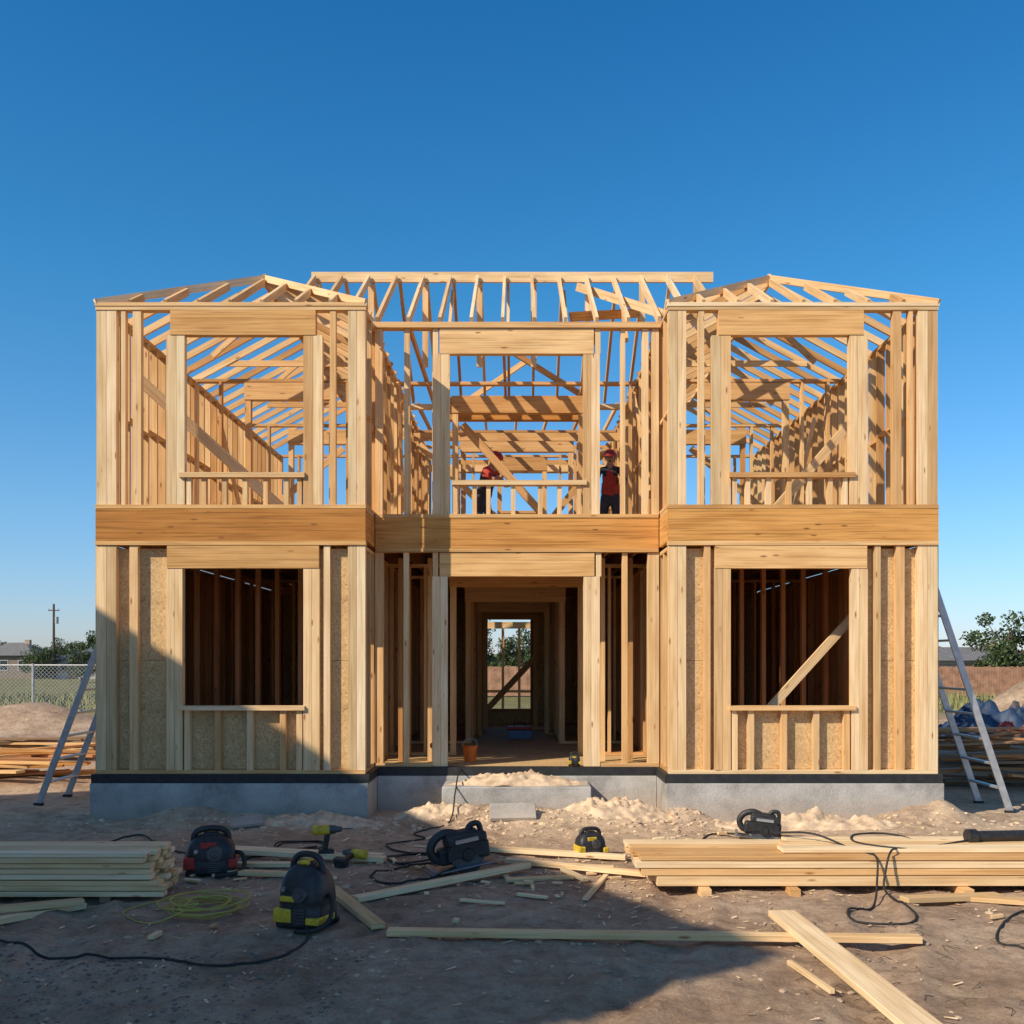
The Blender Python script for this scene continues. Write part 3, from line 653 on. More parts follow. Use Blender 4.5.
# ------------------------------------------------------------------ tools
def circular_saw(loc, rz, label, s=1.0, body=BLACKP, accent=YEL, tilt=0.0, roll=0.0):
    t = thing('circular_saw', label, 'power saw', loc, (tilt, roll, rz), s=s)
    bm = nb(); abox(bm, -0.17, 0.17, -0.075, 0.075, 0.02, 0.027, 0.003); abox(bm, -0.17, -0.15, -0.075, 0.075, 0.027, 0.05, 0.003); fin('base_plate', bm, STEEL, t)
    bm = nb()
    vs = []; n = 72
    for i in range(n):
        r = 0.088 if i % 2 else 0.082; a = 2*math.pi*i/n
        vs.append((r*math.cos(a), r*math.sin(a)))
    A = [bm.verts.new((0.03+p[0], -0.034, 0.066+p[1])) for p in vs]; B = [bm.verts.new((0.03+p[0], -0.031, 0.066+p[1])) for p in vs]
    bm.faces.new(A); bm.faces.new(B[::-1])
    for i in range(n): bm.faces.new((A[i], A[(i+1) % n], B[(i+1) % n], B[i]))
    fin('saw_blade', bm, DSTEEL, t)
    bm = nb(); n = 24; rings = []
    for y in (-0.06, -0.012):
        rings.append([[bm.verts.new((0.03+r*math.cos(math.pi*1.15*i/n-0.25), y, 0.085+r*0.85*math.sin(math.pi*1.15*i/n-0.25))) for i in range(n+1)] for r in (0.105, 0.015)])
    for i in range(n):
        a, b = rings[0], rings[1]
        bm.faces.new((a[0][i], a[0][i+1], b[0][i+1], b[0][i])); bm.faces.new((a[0][i], a[0][i+1], a[1][i+1], a[1][i])); bm.faces.new((b[0][i], b[0][i+1], b[1][i+1], b[1][i]))
    cyl(bm, (0.03, -0.068, 0.085), (0.03, -0.058, 0.085), 0.03, 0.035, 18)
    abox(bm, -0.07, 0.14, -0.065, -0.005, 0.135, 0.185, 0.014); abox(bm, 0.09, 0.15, -0.05, 0.03, 0.05, 0.14, 0.014)
    fin('blade_guard', bm, body, t, smooth=False)
    bm = nb(); cyl(bm, (0.03, -0.010, 0.10), (0.03, 0.11, 0.10), 0.058, 0.054, 24); cyl(bm, (0.03, 0.11, 0.10), (0.03, 0.17, 0.10), 0.050, 0.036, 24)
    for i in range(8):
        a = i*math.pi/4; abox(bm, 0.03+0.056*math.cos(a)-.006, 0.03+0.056*math.cos(a)+.006, 0.02, 0.085, 0.10+0.056*math.sin(a)-.006, 0.10+0.056*math.sin(a)+.006)
    fin('motor_housing', bm, accent, t, smooth=False)
    bm = nb()
    tube(bm, [(0.0, 0.01, 0.185), (-0.06, 0.01, 0.20), (-0.12, 0.01, 0.175), (-0.145, 0.01, 0.125), (-0.12, 0.01, 0.075), (-0.06, 0.01, 0.06)], 0.022, 12)
    tube(bm, [(0.05, 0.01, 0.18), (0.08, 0.01, 0.215), (0.12, 0.01, 0.215), (0.13, 0.01, 0.17)], 0.015, 10)
    abox(bm, -0.07, 0.11, -0.03, 0.06, 0.12, 0.20, 0.022); abox(bm, -0.11, -0.03, -0.02, 0.05, 0.04, 0.13, 0.018)
    fin('handle', bm, body, t)
    bm = nb(); abox(bm, -0.03, 0.09, -0.068, -0.0655, 0.148, 0.168, 0.0); fin('badge', bm, accent if accent is not BLACKP else STEEL, t)
    return t
def drill(loc, rot, label, accent=YEL, s=1.0):
    t = thing('cordless_drill', label, 'drill', loc, rot, s=s)
    bm = nb(); abox(bm, -0.055, 0.055, -0.035, 0.035, 0.0, 0.055, 0.01); fin('battery', bm, BLACKP, t)
    bm = nb(); tube(bm, [(-0.01, 0, 0.05), (0.0, 0, 0.11), (0.01, 0, 0.17)], 0.021, 12); fin('grip', bm, BLACKP, t)
    bm = nb(); cyl(bm, (-0.09, 0, 0.19), (0.02, 0, 0.19), 0.036, 0.034, 18); cyl(bm, (-0.1, 0, 0.19), (-0.09, 0, 0.19), 0.025, 0.036, 18); fin('motor_housing', bm, accent, t)
    bm = nb(); cyl(bm, (0.02, 0, 0.19), (0.065, 0, 0.19), 0.036, 0.030, 18); cyl(bm, (0.065, 0, 0.19), (0.11, 0, 0.19), 0.026, 0.018, 18); cyl(bm, (0.11, 0, 0.19), (0.19, 0, 0.19), 0.004, 0.004, 8); fin('chuck', bm, DSTEEL, t)
    return t
def machine(loc, rz, label, w, d, h, accent, name='air_compressor', catg='compressor', style=0):
    t = thing(name, label, catg, loc, (0, 0, rz))
    k1 = min(w, d)/0.32
    bm = nb()
    prof = ((0.03, 0.96, 0.98), (0.07, 1.0, 1.0), (0.26, 1.0, 1.0), (0.30, 0.95, 0.95), (0.33, 0.98, 0.97), (0.50, 0.95, 0.90), (0.62, 0.88, 0.80), (0.72, 0.72, 0.62), (0.80, 0.46, 0.40))
    rings = []
    for zf, fx, fy in prof:
        ring = []
        for k in range(28):
            a = 2*math.pi*k/28; c, s_ = math.cos(a), math.sin(a); e = 0.45
            ring.append(bm.verts.new((w/2*fx*abs(c)**e*(1 if c >= 0 else -1), d/2*fy*abs(s_)**e*(1 if s_ >= 0 else -1), zf*h if zf > .03 else 0.02)))
        rings.append(ring)
    for a_, b_ in zip(rings, rings[1:]):
        for k in range(28): f = bm.faces.new((a_[k], a_[(k+1) % 28], b_[(k+1) % 28], b_[k])); f.smooth = True
    bm.faces.new(rings[0][::-1]); bm.faces.new(rings[-1]); fin('body', bm, BLACKP, t)
    bm = nb()
    if style == 0:
        abox(bm, -w/2-0.010*k1, -w*0.30, -d/2-0.010*k1, d*0.3, h*0.16, h*0.40, 0.012*k1); abox(bm, w*0.34, w/2+0.010*k1, -d/2-0.010*k1, d*0.3, h*0.16, h*0.34, 0.012*k1)
        abox(bm, -w*0.20, w*0.12, -d*0.44, -d*0.33, h*0.56, h*0.68, 0.006*k1)
    else:
        abox(bm, -w/2-0.008, -w*0.10, -d/2-0.010, d*0.2, h*0.09, h*0.27, 0.015); abox(bm, w*0.22, w/2+0.008, -d/2-0.010, d*0.2, h*0.09, h*0.18, 0.012)
        abox(bm, -w*0.36, -w*0.02, -d/2-0.006, -d/2+0.03, h*0.36, h*0.43, 0.006); abox(bm, -w*.12, w*.12, -d*.18, d*.1, h*.80, h*.86, .01)
    fin('accent_panel', bm, accent, t)
    bm = nb(); tube(bm, [(-w*0.34, 0, h*0.60), (-w*0.33, 0, h*0.80), (-w*0.22, 0, h*0.90), (0, 0, h*0.93), (w*0.22, 0, h*0.90), (w*0.33, 0, h*0.80), (w*0.34, 0, h*0.60)], w*0.065, 12)
    abox(bm, -w*.16, w*.16, -d*.13, d*.13, h*.70, h*.85, 0.015*k1); fin('carry_handle', bm, BLACKP, t)
    bm = nb()
    for i in range(5): abox(bm, -w*0.06, w*0.20, -d/2-0.008, -d/2+0.006, h*(0.10+0.04*i), h*(0.118+0.04*i))
    cyl(bm, (w*0.08, -d*0.40, h*0.46), (w*0.08, -d*0.53, h*0.46), w*0.17, w*0.15, 24); cyl(bm, (w*0.08, -d*0.53, h*0.46), (w*0.08, -d*0.56, h*0.46), w*0.08, w*0.07, 20); fin('vent_grille', bm, DSTEEL, t)
    if k1 > 0.8:
        bm = nb(); tube(bm, [(w*0.46, 0, h*0.42), (w*0.62, -d*0.12, h*0.38), (w*0.66, -d*0.3, h*0.16), (w*0.5, -d*0.6, 0.03), (w*0.1, -d*0.72, 0.02)], w*0.045, 10); fin('hose', bm, RUBBER, t)
        bm = nb(); cyl(bm, (-w*0.28, -d*0.36, h*0.52), (-w*0.28, -d*0.52, h*0.52), 0.020, 0.018, 14); fin('control_knob', bm, STEEL, t)
    for sx in (-1, 1):
        for sy in (-1, 1):
            bm = nb(); cyl(bm, (sx*w*0.42, sy*d*0.36-0.02*k1, 0.03*k1), (sx*w*0.42, sy*d*0.36+0.02*k1, 0.03*k1), 0.030*k1, 0.030*k1, 14); fin('foot', bm, RUBBER, t)
    return t
machine((-2.78, -3.0, gh(-2.78, -3.0)), 0.25, 'black portable jobsite compressor with red panels on the dirt', 0.44, 0.34, 0.44, REDP)
machine((-1.52, -4.80, gh(-1.52, -4.8)-0.01), -0.35, 'black portable vacuum with yellow trim and carry handle', 0.36, 0.33, 0.56, YEL, 'portable_vacuum', 'vacuum', 1)
drill((-1.66, -2.80, gh(-1.66, -2.8)+0.045), (1.35, 0, 2.6), 'yellow and black cordless drill lying on dirt', s=1.3)
drill((-1.84, -2.45, gh(-1.84, -2.45)+0.05), (0, 0, 0.3), 'yellow and black cordless drill standing on the boards', s=1.35)
circular_saw((-0.50, -3.0, gh(-0.5, -3.0)+0.02), 0.35, 'bulky black circular saw resting on scrap boards', 1.8, accent=BLACKP, roll=-0.15)
machine((0.72, -2.25, gh(.72, -2.25)), 0.3, 'small black and yellow battery charger on the dirt', 0.29, 0.22, 0.30, YEL, 'battery_charger', 'charger', 0)
circular_saw((2.62, -1.25, gh(2.6, -1.25)+0.0), -0.2, 'black and grey circular saw on the dirt', 1.5, accent=plain('grey_plastic', (0.30, 0.31, 0.32), 0.4), roll=0.1)
machine((0.745, 0.86, 0.557), 0.1, 'small yellow and black battery charger on the threshold', 0.15, 0.10, 0.20, YEL, 'battery_charger', 'charger', 0)
bm = nb(); cyl(bm, (3.95, -3.35, 0.40), (4.9, -3.25, 0.40), 0.045, 0.045, 18); cyl(bm, (3.93, -3.352, 0.40), (4.01, -3.344, 0.40), 0.062, 0.062, 18)
fin('pipe', bm, BLACKP, label='black plastic pipe resting on the lumber stack', cat='pipe')
t = thing('bucket', 'small orange bucket on the porch floor', 'bucket', (-0.64, 1.5, 0.557))
bm = nb(); cyl(bm, (0, 0, 0), (0, 0, 0.21), 0.075, 0.10, 22); fin('bucket_body', bm, ORANGE, t, smooth=False)
bm = nb(); cyl(bm, (0, 0, 0.195), (0, 0, 0.215), 0.107, 0.107, 22); fin('rim', bm, ORANGE, t)
bm = nb(); tube(bm, [(-0.105, 0, 0.2), (-0.08, 0.02, 0.28), (0, 0.03, 0.31), (0.08, 0.02, 0.28), (0.105, 0, 0.2)], 0.004, 6); fin('handle', bm, STEEL, t)
t = thing('tool_box', 'blue tool box on the corridor floor', 'tool box', (0.05, 5.4, 0.557))
bm = nb(); abox(bm, -0.22, 0.22, -0.12, 0.12, 0, 0.16, 0.01); fin('box_body', bm, plain('blue_paint', (0.05, 0.12, 0.25), 0.4), t)
bm = nb(); abox(bm, -0.225, 0.225, -0.125, 0.125, 0.163, 0.22, 0.02); fin('lid', bm, REDP, t)
bm = nb(); tube(bm, [(-0.1, 0, 0.22), (-0.09, 0, 0.27), (0.09, 0, 0.27), (0.1, 0, 0.22)], 0.01, 8); fin('handle', bm, BLACKP, t)
t = drill((-1.05, 1.1, 0.62), (0, 0, 0.4), 'orange cordless drill beside the door post', ORANGE)

# ------------------------------------------------------------------ cords
def cord(pts, r, mat, label, name='power_cord'):
    P = []
    for p in pts:
        z = gh(p[0], p[1]) + r + (p[2] if len(p) > 2 else 0.0); P.append((p[0], p[1], z))
    bm = nb(); C = catmull(P, 10)
    C = [V((c.x, c.y, max(c.z, gh(c.x, c.y)+r*0.9))) for c in C]
    tube(bm, C, r, 8, 0); fin(name, bm, mat, label=label, cat='cord', group='cords on the ground')
pts = []
for i in range(80):
    a = i*0.62; r = 0.24+0.08*math.sin(i*0.37)+R.uniform(-.02, .02)
    pts.append((-2.42+0.06*math.sin(i*.21)+r*1.0*math.cos(a), -4.35+r*0.95*math.sin(a), 0.005+0.0012*i+R.uniform(0, .012)))
pts += [(-2.7, -4.7), (-3.0, -4.45), (-2.85, -4.1), (-2.6, -3.95)]
cord(pts, 0.0065, YCORD, 'coil of yellow extension cord on the dirt', 'extension_cord')
cord([(-4.6, -5.0), (-3.6, -5.2), (-3.1, -5.45), (-2.4, -5.55), (-1.9, -5.75), (-1.55, -5.6), (-1.45, -5.2), (-1.5, -4.95, .05)], 0.009, RUBBER, 'long black power cord snaking across the dirt')
def coil(cx, cy, r0, n, tail, label, rad=0.009):
    pts = [(cx+(r0+R.uniform(-.03, .03))*math.cos(i*0.8)+0.03*math.sin(i*.3), cy+(r0+R.uniform(-.03, .03))*math.sin(i*0.8), 0.0015*i) for i in range(n)]
    cord(pts+tail, rad, RUBBER, label)
coil(-2.25, -1.75, 0.26, 16, [(-2.5, -2.2), (-2.7, -2.6), (-2.75, -2.8, .05)], 'looped black power cord beside the boards')
coil(-0.95, -2.45, 0.28, 16, [(-0.7, -2.9, .05)], 'looped black power cord beside the saw')
cord([(-0.72, 0.75, 0.5), (-0.74, 0.3, 0.45), (-0.75, 0.0, 0.2), (-0.8, -0.5, 0.0), (-1.15, -0.9), (-1.0, -1.3), (-1.35, -1.6), (-1.25, -2.0), (-0.9, -2.2)], 0.009, RUBBER, 'black power cord running from the doorway to the tools')
cord([(-1.0, -2.8), (-1.3, -3.2), (-1.1, -3.6), (-0.8, -3.3), (-0.55, -3.1, .05)], 0.009, RUBBER, 'short black power cord by the saw')
cord([(-2.8, -2.85), (-3.0, -2.4), (-3.6, -1.9), (-4.1, -1.2), (-4.4, -1.3)], 0.009, RUBBER, 'black power cord beside the footing')
cord([(2.5, -1.3, .06), (2.2, -0.95), (2.0, -1.4), (2.2, -1.85), (2.7, -1.75), (3.1, -1.5), (2.9, -1.1)], 0.010, RUBBER, 'black power cord of the circular saw')
cord([(2.35, -3.1, 0.36), (2.6, -3.35, 0.36), (2.9, -3.6, 0.33), (2.97, -3.80, 0.30), (2.94, -3.92, 0.15), (2.8, -4.2, 0.0), (2.55, -4.4, 0.0), (2.5, -4.7, 0), (2.85, -4.8, 0), (3.0, -4.5, 0), (2.98, -4.0, 0.05), (3.02, -3.90, 0.2), (3.1, -3.80, 0.33), (3.3, -3.5, 0.34), (3.5, -3.2, 0.36), (3.35, -3.0, 0.36), (3.05, -3.05, 0.36), (2.95, -3.4, 0.36), (3.2, -3.65, 0.34), (3.45, -3.55, .34), (3.95, -3.35, .38)], 0.009, RUBBER, 'black power cord draped over the lumber stack')
cord([(4.2, -4.2), (3.7, -4.6), (3.3, -5.2), (3.45, -5.5), (3.7, -5.7)], 0.008, RUBBER, 'black power cord trailing over the dirt')

# ------------------------------------------------------------------ people
def person(loc, rz, joints, edges, label, heading, vest, shirt=SHIRT):
    names = list(joints); me = bpy.data.meshes.new('pbase')
    me.from_pydata([joints[n][:3] for n in names], [(names.index(a), names.index(b)) for a, b, t in edges], [])
    ob = bpy.data.objects.new('pbase', me); COL.objects.link(ob)
    sk = ob.modifiers.new('s', 'SKIN'); sk.use_smooth_shade = True
    for i, n in enumerate(names):
        r = joints[n][3]; r = r if isinstance(r, tuple) else (r, r)
        me.skin_vertices[0].data[i].radius = r; me.skin_vertices[0].data[i].use_root = (n == 'pelvis')
    sb = ob.modifiers.new('u', 'SUBSURF'); sb.levels = 2; sb.render_levels = 2
    dg = bpy.context.evaluated_depsgraph_get(); dg.update()
    bme = bpy.data.meshes.new_from_object(ob.evaluated_get(dg))
    bpy.data.objects.remove(ob)
    bm = bmesh.new(); bm.from_mesh(bme)
    tags = ['boot', 'pants', 'shirt', 'skin']; segs = [(V(joints[a][:3]), V(joints[b][:3]), t) for a, b, t in edges]
    def near(p):
        best = (9, None)
        for a, b, t in segs:
            ab = b-a; f = max(0, min(1, (p-a).dot(ab)/max(ab.length_squared, 1e-9))); d = (p-(a+ab*f)).length
            if d < best[0]: best = (d, t)
        return best[1]
    tors = []
    for f in bm.faces:
        c = f.calc_center_median(); t = near(c); f.material_index = tags.index(t if t != 'torso' else 'shirt'); f.smooth = True
        if t == 'torso': tors.append([v.co + v.normal*0.014 for v in f.verts])
    H = V(joints['head'][:3]); up = (H - V(joints['neck'][:3])).normalized(); fw = V(heading).normalized(); fw = (fw-up*fw.dot(up)).normalized(); sd = up.cross(fw)
    M = Matrix((( fw.x, sd.x, up.x), (fw.y, sd.y, up.y), (fw.z, sd.z, up.z)))
    def hp(a, b, c): return H + M @ V((a, b, c))
    res = bmesh.ops.create_uvsphere(bm, u_segments=20, v_segments=14, radius=0.1)
    for v in res['verts']:
        c = v.co.copy(); c = V((c.x*1.0, c.y*0.78, c.z*1.18))
        if c.z < 0: c.y *= 1+c.z*2.2; c.x *= 1+c.z*0.6
        v.co = H + M @ c
        for f in v.link_faces: f.material_index = 3; f.smooth = True
    ball(bm, hp(0.102, 0, -0.012), 0.016, mi=3, seg=8)
    for e in (-1, 1):
        ball(bm, hp(0.088, e*0.033, 0.012), 0.011, mi=0, seg=8); ball(bm, hp(0.0, e*0.082, 0.0), 0.022, mi=3, seg=8)
    tube(bm, [hp(0.088, -0.022, -0.05), hp(0.094, 0, -0.052), hp(0.088, 0.022, -0.05)], 0.005, 6, 3, mi=0)
    t = thing('person', label, 'person', loc, (0, 0, rz))
    fin('body', bm, [RUBBER, JEANS, shirt, SKIN], t, recalc=False)
    vb = nb()
    for q in tors: vb.faces.new([vb.verts.new(p) for p in q])
    bmesh.ops.remove_doubles(vb, verts=vb.verts[:], dist=0.002)
    fin('work_vest', vb, vest, t, smooth=True)
    hb = nb(); res = bmesh.ops.create_uvsphere(hb, u_segments=22, v_segments=14, radius=0.122)
    kill = []
    for v in res['verts']:
        c = v.co.copy()
        if c.z < -0.001: kill.append(v)
        v.co = H + M @ V((c.x*1.08, c.y*0.92, c.z*0.85+0.035))
    bmesh.ops.delete(hb, geom=kill, context='VERTS')
    brim = [hb.verts.new(H + M @ V((math.cos(a)*(0.15 if math.cos(a) < .3 else 0.185), math.sin(a)*0.125, 0.034))) for a in [2*math.pi*i/22 for i in range(22)]]
    brim2 = [hb.verts.new(H + M @ V((math.cos(a)*0.12, math.sin(a)*0.10, 0.042))) for a in [2*math.pi*i/22 for i in range(22)]]
    for i in range(22): hb.faces.new((brim[i], brim[(i+1) % 22], brim2[(i+1) % 22], brim2[i]))
    fin('hard_hat', hb, HAT, t, smooth=True)
    return t
def hand(J, E, root, base, d, side, up):
    d = V(d).normalized(); side = V(side).normalized(); up = V(up).normalized(); b = V(base)
    J[root+'p'] = (*(b+d*0.05), (0.032, 0.02)); E.append((root, root+'p', 'skin'))
    for i, (o, l) in enumerate(((-0.03, 0.055), (-0.01, 0.07), (0.011, 0.065), (0.03, 0.05))):
        k0 = b+d*0.09+side*o; k1 = k0+(d*0.9-up*0.35).normalized()*l*0.55; k2 = k1+(d*0.4-up*0.9).normalized()*l*0.5
        for n_, k in ((0, k0), (1, k1), (2, k2)): J[f'{root}f{i}{n_}'] = (*k, 0.0095)
        E += [(root+'p', f'{root}f{i}0', 'skin'), (f'{root}f{i}0', f'{root}f{i}1', 'skin'), (f'{root}f{i}1', f'{root}f{i}2', 'skin')]
    k0 = b+d*0.045-side*0.045; k1 = k0+(d-side*0.5-up*.3).normalized()*0.035
    J[root+'t0'] = (*k0, 0.012); J[root+'t1'] = (*k1, 0.010); E += [(root+'p', root+'t0', 'skin'), (root+'t0', root+'t1', 'skin')]
def worker(lean, armL, armR, loc, rz, label, heading, vest, shirt):
    J = {}; E = []
    J['pelvis'] = (0, 0, 0.94, (0.15, 0.12))
    c = math.sin(lean); k = math.cos(lean)
    def sp(h, y=0): return (c*h, y, 0.94+k*h)
    J['waist'] = (*sp(0.14), (0.14, 0.11)); J['chest'] = (*sp(0.36), (0.165, 0.125)); J['upper'] = (*sp(0.47), (0.12, 0.09))
    J['neck'] = (*sp(0.555), 0.055); hx = sp(0.69); J['head'] = (hx[0]+0.03, 0, hx[2], 0.06)
    E += [('pelvis', 'waist', 'torso'), ('waist', 'chest', 'torso'), ('chest', 'upper', 'torso'), ('upper', 'neck', 'skin'), ('neck', 'head', 'skin')]
    for sgn, nm, arm in ((1, 'l', armL), (-1, 'r', armR)):
        s0 = sp(0.475, sgn*0.185); J[nm+'sh'] = (*s0, 0.062); J[nm+'el'] = (s0[0]+arm[0][0], s0[1]+sgn*arm[0][1], s0[2]+arm[0][2], 0.045)
        e = V(J[nm+'el'][:3]); w = e + V((arm[1][0], sgn*arm[1][1], arm[1][2])); J[nm+'wr'] = (*w, 0.028)
        E += [('upper', nm+'sh', 'shirt'), (nm+'sh', nm+'el', 'shirt'), (nm+'el', nm+'wr', 'skin')]
        d = (w-e).normalized(); side = d.cross(V((0, 0, 1))); side = side if side.length > .1 else V((0, 1, 0))
        hand(J, E, nm+'wr', w, d, side*sgn, side.cross(d))
        J[nm+'hip'] = (0, sgn*0.10, 0.88, 0.095); J[nm+'kn'] = (0.05+0.05*sgn, sgn*0.12, 0.49, 0.062); J[nm+'an'] = (0.0+0.10*sgn, sgn*0.13, 0.10, 0.045)
        J[nm+'he'] = (-0.03+0.10*sgn, sgn*0.13, 0.045, 0.042); J[nm+'to'] = (0.17+0.10*sgn, sgn*0.145, 0.035, (0.045, 0.033))
        E += [('pelvis', nm+'hip', 'pants'), (nm+'hip', nm+'kn', 'pants'), (nm+'kn', nm+'an', 'pants'), (nm+'an', nm+'he', 'boot'), (nm+'an', nm+'to', 'boot')]
    return person(loc, rz, J, E, label, heading, vest, shirt)
worker(0.34, ((0.16, 0.05, -0.23), (0.23, -0.02, 0.02)), ((0.20, 0.06, -0.20), (0.22, -0.02, 0.06)), (-0.60, 5.2, 3.817), -0.5, 'worker in dark vest and red sleeves leaning over to work', (0.9, 0, -0.40), BVEST, RSHIRT)
worker(0.12, ((0.10, 0.08, -0.26), (0.20, -0.06, 0.08)), ((0.02, 0.08, -0.28), (0.12, 0.0, -0.20)), (1.62, 5.2, 3.817), -1.7, 'worker in red top and dark trousers standing upstairs', (0.95, 0, -0.25), RSHIRT, SHIRT)

# ------------------------------------------------------------------ background
def treemesh(h, cr, seedn):
    rr = random.Random(seedn); tb = nb()
    tube(tb, [(0, 0, -0.2), (0.05, 0.02, h*0.25), (-0.04, 0.05, h*0.5), (0.05, 0, h*0.8)], h*0.03, 8, 4, rr=h*0.008)
    cl = []
    for i in range(26):
        a = rr.uniform(0, 6.28); zz_ = rr.uniform(0.25, 0.95)*h; q = math.sqrt(max(0.05, 1-((zz_/h-0.55)/0.5)**2))*cr*rr.uniform(0.2, 1.0)
        p = V((q*math.cos(a), q*math.sin(a), zz_)); cl.append((p, cr*rr.uniform(0.22, 0.42)))
        tube(tb, [(0, 0, h*0.22+0.3*(zz_-h*.22)), (p.x*0.5, p.y*0.5, zz_*0.75), tuple(p)], h*0.012, 5, 3, rr=h*0.003)
    lb = bmesh.new()
    for p, r in cl:
        for _ in range(210):
            d = V((rr.gauss(0, 1), rr.gauss(0, 1), rr.gauss(0, 1))).normalized()*r*rr.random()**0.45; d.z *= 0.75
            c = p+d; s = h*0.016*rr.uniform(0.7, 1.8); n1 = V((rr.gauss(0, 1), rr.gauss(0, 1), rr.gauss(0, 1))).normalized(); n2 = n1.orthogonal().normalized(); n3 = n1.cross(n2)
            f = lb.faces.new([lb.verts.new(c+n2*s), lb.verts.new(c+n3*s*0.7), lb.verts.new(c-n2*s), lb.verts.new(c-n3*s*0.7)]); f.material_index = rr.random() < 0.4
    return tb, lb
protos = []
for i, (h, cr) in enumerate(((5.2, 2.8), (4.4, 2.6), (5.4, 2.4))):
    tb, lb = treemesh(h, cr, 20+i)
    pos = [(31.8, 52), (-48, 88), (-50, 108)][i]
    t = thing('tree', 'leafy green tree with a rounded crown beyond the fence', 'tree', (pos[0], pos[1], 0), group='trees beyond the site')
    fin('trunk', tb, BARK, t); fin('crown', lb, [LEAF, LEAF2], t, recalc=False); protos.append(t)
protos[0].scale = (0.93, 0.93, 0.93); protos[1].scale = (0.75, 0.75, 0.75)
for x, y, s, k in ((34.5, 50, 0.72, 1), (28.5, 62, 0.62, 1), (40, 60, .9, 2), (44, 52, 0.8, 0), (-37, 72, .62, 0), (-44, 104, .8, 0), (-56, 112, 1.0, 1), (-46, 110, 1.0, 2), (-64, 108, 1.0, 1), (-33, 72, .6, 1),
                   (-3, 52, 0.85, 0), (0.8, 55, .85, 1), (4.5, 58, .85, 2), (-7, 60, .85, 1), (9, 56, .8, 0), (14, 62, .85, 2), (-13, 62, .85, 2), (-20, 66, .85, 0), (20, 64, .85, 1), (50, 70, 1.1, 2), (-70, 94, .9, 2)):
    copy_tree(protos[k], (x, y, 0), (0, 0, R.random()*6), s)
bm = bmesh.new()
for i in range(9000):
    a = R.uniform(-1.0, 1.0); d = R.uniform(180, 240); hh = 3.4+2.0*noise.noise(V((a*9, 0, 0)))+1.5*noise.noise(V((a*40, 2, 0)))
    x = d*math.sin(a); y = d*math.cos(a); z = R.random()**0.7*hh; s = R.uniform(0.5, 1.1)
    n1 = V((R.gauss(0, 1), R.gauss(0, 1), R.gauss(0, 1))).normalized(); n2 = n1.orthogonal().normalized(); n3 = n1.cross(n2); c = V((x, y, z))
    f = bm.faces.new([bm.verts.new(c+n2*s), bm.verts.new(c+n3*s), bm.verts.new(c-n2*s), bm.verts.new(c-n3*s)]); f.material_index = R.random() < 0.5
fin('woodland', bm, [LEAF, LEAF2], label='low far-off belt of green trees', cat='woodland', kind='stuff', recalc=False)
bm = bmesh.new()
for i in range(9000):
    x = R.uniform(-34, -7) if i % 3 else R.uniform(8, 34); y = R.uniform(24.5, 38) ; h = R.uniform(0.2, 0.7)*(0.6+0.8*abs(noise.noise(V((x*.3, y*.3, 0))))); a = R.random()*3.14; z = gh(x, y)-.02
    w = 0.05; dx, dy = w*math.cos(a), w*math.sin(a)
    bm.faces.new([bm.verts.new((x-dx, y-dy, z)), bm.verts.new((x+dx, y+dy, z)), bm.verts.new((x+R.uniform(-.12, .12), y, z+h))])
fin('grass', bm, GRASS, label='dry uncut grass at the edge of the site', cat='grass', kind='stuff', recalc=False)
t = thing('wire_fence', 'galvanised chain-link fence with steel posts', 'fence', (-20, 24, 0))
L0, L1, H = -12.0, 12.0, 1.75
for i in range(11):
    x = L0+(L1-L0)*i/10; bm = nb(); cyl(bm, (x, 0, -0.1), (x, 0, H+0.06), 0.045, 0.045, 8); fin('fence_post', bm, GALV, t)
bm = nb(); cyl(bm, (L0, 0, H), (L1, 0, H), 0.028, 0.028, 6); cyl(bm, (L0, 0, 0.08), (L1, 0, 0.08), 0.012, 0.012, 6); fin('top_rail', bm, GALV, t)
bm = nb(); x = L0
while x < L1-H:
    for sg in (0, 1):
        a, b = (x, x+H) if sg else (x+H, x)
        beam(bm, (a, 0.003*sg, 0.05), (b, 0.003*sg, H), 0.008, 0.008)
    x += 0.15
fin('chain_mesh', bm, GALV, t)
t = thing('wooden_fence', 'reddish-brown close-board timber fence at the plot boundary', 'fence', (14, 40, 0))
bm = nb(); x = -22.0
while x < 26:
    abox(bm, x, x+0.135, -0.012, 0.012, 0.05, 1.58+R.uniform(-.02, .03)); x += 0.145
fin('fence_boards', bm, GREYF, t)
bm = nb(); abox(bm, -22, 26, 0.014, 0.06, 0.4, 0.5); abox(bm, -22, 26, 0.014, 0.06, 1.2, 1.3); fin('fence_rail', bm, OLDW, t)
for i in range(20):
    bm = nb(); x = -22+48*i/19; abox(bm, x, x+0.1, 0.062, 0.16, -0.1, 1.66); fin('fence_post', bm, OLDW, t)
t = thing('utility_pole', 'wooden utility pole with crossarm and transformer', 'utility pole', (-46.8, 88, 0))
bm = nb(); cyl(bm, (0, 0, -0.3), (0, 0, 7.6), 0.15, 0.10, 10); fin('pole', bm, BARK, t)
bm = nb(); abox(bm, -0.55, 0.55, -0.05, 0.05, 6.9, 7.0); fin('crossarm', bm, BARK, t)
bm = nb(); cyl(bm, (0.3, 0, 5.6), (0.3, 0, 6.3), 0.18, 0.18, 12); fin('transformer', bm, GALV, t)
for x in (-0.5, 0.5): bm = nb(); cyl(bm, (x, 0, 7.0), (x, 0, 7.15), 0.05, 0.04, 8); fin('insulator', bm, GALV, t)
